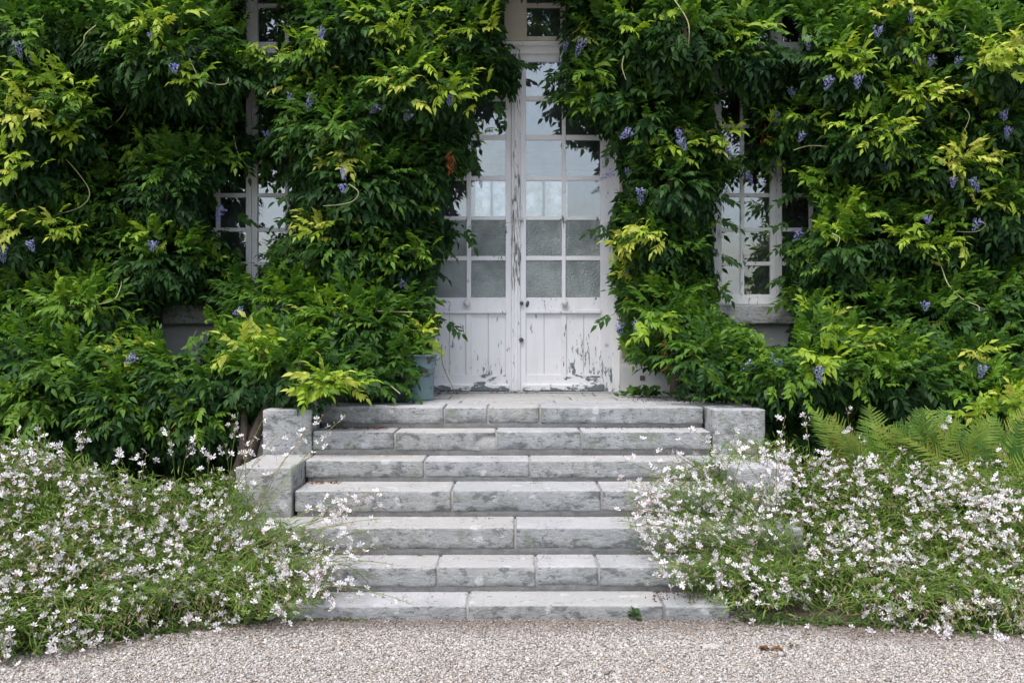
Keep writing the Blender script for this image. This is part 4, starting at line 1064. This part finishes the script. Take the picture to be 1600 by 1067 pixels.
def fern(px,py,d,n,label,seed,heads):
    r=np.random.default_rng(seed); base=P(px,py,d); root=thing('fern',base,label,'fern','ferns under the wisteria')
    for i in range(n):
        an=-math.pi/2+r.uniform(-2.2,2.2)+(math.pi if i%4==0 else 0); el=r.uniform(.85,1.35)
        f=np.array((math.cos(an)*math.cos(el),math.sin(an)*math.cos(el),math.sin(el))); u=np.array((-f[0],-.9-f[1],.6))
        R=rot_to(f,u); s=r.uniform(.72,1.08)
        o=bpy.data.objects.new('frond',FRM[int(r.integers(0,len(FRM)))]); COL.objects.link(o); o.parent=root
        q=np.array((r.normal(0,heads),r.normal(0,.05),0)); A=R*s
        o.matrix_local=Matrix([[*A[0],q[0]],[*A[1],q[1]],[*A[2],q[2]],[0,0,0,1]])
fern(1400,790,6.35,30,'green fern nearest the steps, behind the white flowers',1,.16)
fern(1478,785,6.3,28,'green fern in the middle of the three behind the white flowers',2,.12)
fern(1575,800,6.2,22,'fern at the right edge behind the white flowers',3,.14)

# ------------------------------------------------------------------ pots on the landing
d=7.62; c=P(652,626,d); c.z=LAND+.001
pot=thing('bucket',c,'blue grey painted zinc bucket at the left of the door, half under leaves','bucket')
prof=[(.001,.004),(.118,.004),(.122,0),(.126,.006),(.126,.018),(.121,.022),(.128,.12),(.134,.235),(.138,.24),(.138,.25),(.134,.255),(.137,.33),(.150,.333),(.153,.340),(.150,.347),(.134,.345),(.128,.30),(.11,.28),(.001,.28)]
V,T=lathe(prof,32); o=link('body',np_mesh('body',V,T,None,True),pot,M['zinc'])
V,T=lathe([(.001,.29),(.1,.292),(.129,.285)],24); link('soil',np_mesh('soil',V,T),pot,M['soil'])
for s in (-1,1):
    V,T=tube(smooth_path([(s*.14,-.03,.30),(s*.168,-.03,.315),(s*.172,0,.32),(s*.168,.03,.315),(s*.14,.03,.30)],4),.005,6); link('handle',np_mesh('handle',V,T,None,True),pot,M['zinc'])
d=7.35; c=P(620,632,d); c.z=LAND+.001
bowl=thing('bowl',c,'shallow dark blue glazed bowl on the landing beside the bucket','bowl')
V,T=lathe([(.001,.006),(.08,.004),(.085,0),(.09,.004),(.125,.06),(.135,.1),(.142,.104),(.138,.11),(.125,.1),(.11,.06),(.001,.05)],28); link('body',np_mesh('body',V,T,None,True),bowl,M['dark_glaze'])
V,T=lathe([(.001,.088),(.08,.09),(.119,.083)],24); link('soil',np_mesh('soil',V,T),bowl,M['soil'])
d=7.45; c=P(560,632,d); c.z=LAND+.001
tr=thing('trough',c,'low dark mossy trough on the landing under the wisteria leaves','trough')
for b in ((-.22,.22,-.11,-.08,0,.12),(-.22,.22,.08,.11,0,.12),(-.22,-.19,-.079,.079,0,.12),(.19,.22,-.079,.079,0,.12)):
    bm=bmesh.new(); bm_box(bm,*b,bev=.006); me=bpy.data.meshes.new('side'); bm.to_mesh(me); bm.free(); link('side',me,tr,M['trough'])
bm=bmesh.new(); bm_box(bm,-.189,.189,-.079,.079,.005,.095); me=bpy.data.meshes.new('soil'); bm.to_mesh(me); bm.free(); link('soil',me,tr,M['soil'])

# ------------------------------------------------------------------ low plants and weeds
def rosette(name,loc,label,cat,n,L,W,cols,seed,el=(.1,.9),spread=.1,group=None,sheet=False):
    r=np.random.default_rng(seed); root=thing(name,loc,label,cat,group); mats=[]
    for k in range(3):
        V,T=leaflet(L,W,True,.35); me=np_mesh('leaf',V,T,np.ones((len(V),3))*np.array(cols)*(.75+.3*k)); me.materials.append(M['leaf']); mats.append(me)
    for i in range(n):
        an=r.uniform(0,6.28); e=r.uniform(*el); f=np.array((math.cos(an)*math.cos(e),math.sin(an)*math.cos(e),math.sin(e)))
        R=rot_to(f,np.array((0,-.3,1))-f*.2); s=r.uniform(.6,1.2); q=np.array((r.normal(0,spread),r.normal(0,spread*.5),abs(r.normal(0,.02))+.002))
        o=bpy.data.objects.new('leaf',mats[int(r.integers(0,3))]); COL.objects.link(o); o.parent=root; A=R*s
        o.matrix_local=Matrix([[*A[0],q[0]],[*A[1],q[1]],[*A[2],q[2]],[0,0,0,1]])
c=P(1012,620,7.95); c.z=LAND+.002
rosette('leafy_plant',c,'low broad leaved green plant on the landing right of the door','plant',60,.085,.055,(.07,.15,.03),5,(.2,1.2),.10)
c=P(992,962,DK[0]-.012); c.z=.002
rosette('weed',c,'small weed growing at the foot of the bottom step','weed',12,.045,.025,(.05,.11,.03),6,(.4,1.3),.02,'weeds in the gravel')
for i,(x,y) in enumerate(((1205,1025),(470,1054))): pass

# grass and weeds along the edge of the beds
g=Geo(); r=np.random.default_rng(9)
def tuft_line(a,b,n,h,wid):
    for i in range(n):
        t=r.random(); p=np.array(a)*(1-t)+np.array(b)*t+np.array((r.normal(0,wid),r.normal(0,wid*.6)))
        V,T=leaflet(r.uniform(.4,1)*h,r.uniform(.005,.018),False,r.uniform(.2,.9)); an=r.uniform(0,6.28); e=r.uniform(.2,1.3)
        f=(math.cos(an)*math.cos(e),math.sin(an)*math.cos(e),math.sin(e)); g.add(V@rot_to(f,(0,-.3,1)).T+np.array((p[0],p[1],.004)),T,np.array((.07,.12,.03))*r.uniform(.6,1.5))
tuft_line((-3.4,4.55),(-2.2,4.6),420,.08,.07); tuft_line((-2.2,4.6),(-1.25,5.08),420,.08,.05); tuft_line((1.2,5.05),(1.8,4.98),330,.07,.05); tuft_line((1.8,4.98),(3.6,4.75),900,.08,.07)
tuft_line((-1.15,5.07),(-.75,5.075),130,.02,.012)
tag(g.obj('grass',M['gleaf']),kind='stuff')

# ------------------------------------------------------------------ gravel, litter, small things on the ground
def pebbles(n,seed,xr,yr,smin,smax):
    r=np.random.default_rng(seed)
    x=r.uniform(*xr,n); y=r.uniform(*yr,n)
    keep=~((y>5.085)&(np.abs(x)<1.3)); x,y=x[keep],y[keep]; n=len(x)
    B=np.array([(1,0,0),(-1,0,0),(0,1,0),(0,-1,0),(0,0,1),(0,0,-1)],float); T=np.array([(0,2,4),(2,1,4),(1,3,4),(3,0,4),(2,0,5),(1,2,5),(3,1,5),(0,3,5)])
    V=B[None]*r.uniform(.55,1.35,(n,6,1))+r.normal(0,.18,(n,6,3))
    sz=smin+(smax-smin)*r.beta(1.3,3,n); sz=np.where(r.random(n)<.006,sz*1.9,sz); V=V*sz[:,None,None]*np.stack([np.ones(n),r.uniform(.6,1,n),r.uniform(.4,.75,n)],1)[:,None,:]
    q=r.normal(0,1,(n,3)); R=frames(q,r.normal(0,1,(n,3))); R=frames(np.stack([q[:,0],q[:,1],q[:,2]*.35],1),np.stack([r.normal(0,.35,n),r.normal(0,.35,n),np.ones(n)],1))
    V=np.einsum('nij,nvj->nvi',R,V)+np.stack([x,y,sz*r.uniform(.0,.4,n)],1)[:,None,:]
    t=r.random((n,1)); c=np.array((.37,.34,.305))*(1-t)+np.array((.59,.56,.53))*t
    dk=r.random((n,1)); c=np.where(dk<.07,np.array((.24,.20,.17)),c); c=np.where(dk>.93,np.array((.42,.33,.25)),c)
    # dirt along the foot of the steps and the beds
    bx=np.interp(x,[-3,-2.2,-1.3,1.25,1.8,3],[4.45,4.6,5.06,5.06,4.95,4.72]); dist=np.clip(1-(bx-y)/.34,0,1)**1.2; pa=np.array([mnoise.noise(Vector((a*2.2,b*2.2,0))) for a,b in zip(x,y)])
    dirt=np.clip(.95*dist*(.6+.8*np.clip(pa+.5,0,1))+.5*np.clip(pa-.12,0,1)+r.normal(0,.15,n),0,.8)[:,None]; c=c*(1-dirt)+np.array((.17,.135,.11))*dirt
    TT=(T[None]+(np.arange(n)*6)[:,None,None]).reshape(-1,3)
    o=np_obj('gravel',V.reshape(-1,3),TT,M['pebble'],None,np.repeat(c,6,0)); tag(o,kind='stuff')
pebbles(70000,4,(-2.9,2.9),(3.95,5.14),.004,.0135)

c=P(1110,1010,1.45*F/485); c.z=.006
fs=thing('flat_stone',c,'flat pale stone lying in the gravel near the right bush','stone')
V,T=stone_geo((-.055,.055,-.035,.035,-.02,.003),cell=.012,wear=.034,seed=5); V=V+np.random.default_rng(8).normal(0,.0022,V.shape); link('body',np_mesh('body',V,T,None,True),fs,M['plaster_white'])
c=P(1200,1017,1.45*F/(1017-YH)); c.z=.012
fl=thing('fallen_leaf',c,'curled brown fallen leaf on the gravel at the right','leaf')
for i,(dx,rz) in enumerate(((-.045,1.5),(.0,-1.0),(.03,2.2),(.05,-1.7),(-.02,.7))):
    V,T=leaflet(.05,.017,True,.7,1.6); R=rot_to((math.sin(rz),math.cos(rz)*.5,.1),(.3*math.sin(i*2.),-.4,1)); link('blade',np_mesh('blade',V@R.T+np.array((dx,0,0)),T,np.ones((8,3))*np.array((.20,.095,.045))*(.7+.15*i)),fl,M['dry'])
# dry leaf litter on the treads, landing and gravel
g=Geo(); r=np.random.default_rng(12)
def litter(n,x0,x1,y0,y1,z,sz=.016,col=(.16,.075,.04)):
    for i in range(n):
        p=np.array((r.uniform(x0,x1),r.uniform(y0,y1),z+.004+abs(r.normal(0,.004)))); V,T=leaflet(sz*r.uniform(.5,1.6),sz*.5,True,.3,1.0); an=r.uniform(0,6.28)
        g.add(V@rot_to((math.cos(an),math.sin(an),r.normal(0,.3)),(r.normal(0,.3),r.normal(0,.3),1)).T+p,T,np.array(col)*r.uniform(.5,1.5))
litter(120,-1.24,-.85,6.72,6.84,ZK[5]); litter(70,-1.29,-1.08,6.22,6.32,ZK[3]); litter(50,.5,1.2,6.75,6.84,ZK[5]); litter(60,-.65,-.35,8.35,8.6,LAND); litter(40,-.2,.25,8.45,8.62,LAND); litter(90,.9,1.6,7.3,7.9,LAND)
litter(50,-1.25,-.95,5.2,5.35,ZK[0]); litter(90,.7,1.2,5.15,5.35,ZK[0]); litter(30,-1,1.1,5.5,5.64,ZK[1],.01); litter(40,-1,1.1,6.4,6.6,ZK[4],.01); litter(60,-.8,1.2,7.0,8.5,LAND,.011); litter(26,-1,1,5.12,5.34,ZK[0],.009,(.06,.05,.04))
litter(60,-2.2,2.2,4.2,5.0,.015,.016,(.2,.12,.06)); litter(70,1.1,1.9,4.85,5.05,.01,.014); litter(60,-1.6,-1.1,4.85,5.06,.01,.014); litter(26,1.28,1.34,4.6,4.64,.01,.012,(.12,.08,.04))
litter(300,-2.4,-1.1,4.55,5.05,.016,.013,(.13,.085,.05)); litter(200,1.0,2.4,4.72,5.05,.016,.013,(.13,.085,.05)); litter(260,-1.15,1.15,4.93,5.085,.015,.010,(.10,.075,.05)); litter(45,-2,2,4.1,4.9,.015,.012,(.15,.11,.07))
for k in range(7): litter(9,-.9+.33*k,-.78+.33*k,DK[k%7]+.24,DK[k%7]+.27,ZK[k%7],.011,(.12,.08,.05))
tag(g.obj('leaf_litter',M['dry']),kind='stuff')

# fallen white petals at the foot of the bushes
g=Geo(); n=46; r=np.random.default_rng(14)
pp=[]
for i in range(n):
    s=-1 if i<26 else 1; pp.append((s*r.uniform(1.25,2.3),r.uniform(4.5,4.9) if s<0 else r.uniform(4.7,4.95),.02))
scatter(g,FL,np.array(pp),frames(r.normal(0,1,(n,3))*np.array((1,1,.3)),r.normal(0,.4,(n,3))+np.array((0,-.3,1))),r.uniform(.6,1,n),np.ones((n,3)),r.integers(0,5,n))
tag(g.obj('fallen_petals',M['petal']),kind='stuff')

# ------------------------------------------------------------------ far-off wood behind the viewer (mirrored in the panes)
g=Geo(); r=np.random.default_rng(20)
n=13500; cx=r.uniform(-70,70,n); tops=np.array([2.6+3.6*abs(mnoise.noise(Vector((x*.09,0,1))))+2.2*mnoise.noise(Vector((x*.35,4,1))) for x in cx]); zz=r.uniform(0,1,n)**.8*tops; yy=np.where(np.arange(n)<8450,-48,44)+r.normal(0,1.5,n); k_=np.arange(n)>=8450; cx=np.where(k_,cx*.12,cx); tops=np.where(k_,9.2+1.6*np.sin(cx*2.1),tops); zz=np.where(k_,r.uniform(0,1,n)*tops,zz)
sz=r.uniform(.3,.8,n)*np.where(np.arange(n)<8450,1,.22); q=r.normal(0,1,(n,3)); R=frames(q,r.normal(0,1,(n,3))); B=np.array([(-1,-1,0),(1,-.7,.2),(.8,1,0),(-.9,.8,-.2)]); 
V=np.einsum('nij,vj->nvi',R,B)*sz[:,None,None]+np.stack([cx,yy,zz+.3],1)[:,None,:]
g.add(V.reshape(-1,3),np.arange(n*4).reshape(-1,4),np.repeat(np.array((.035,.06,.02))*r.uniform(.6,1.4,(n,1)),4,0)); tag(g.obj('wood',M['gleaf']),kind='stuff')

tris=sum(len(o.data.polygons)*(2 if o.data.polygons and o.data.polygons[0].loop_total==4 else 1) for o in S.objects if o.type=='MESH')
print('objects',len(S.objects),'tris',tris)
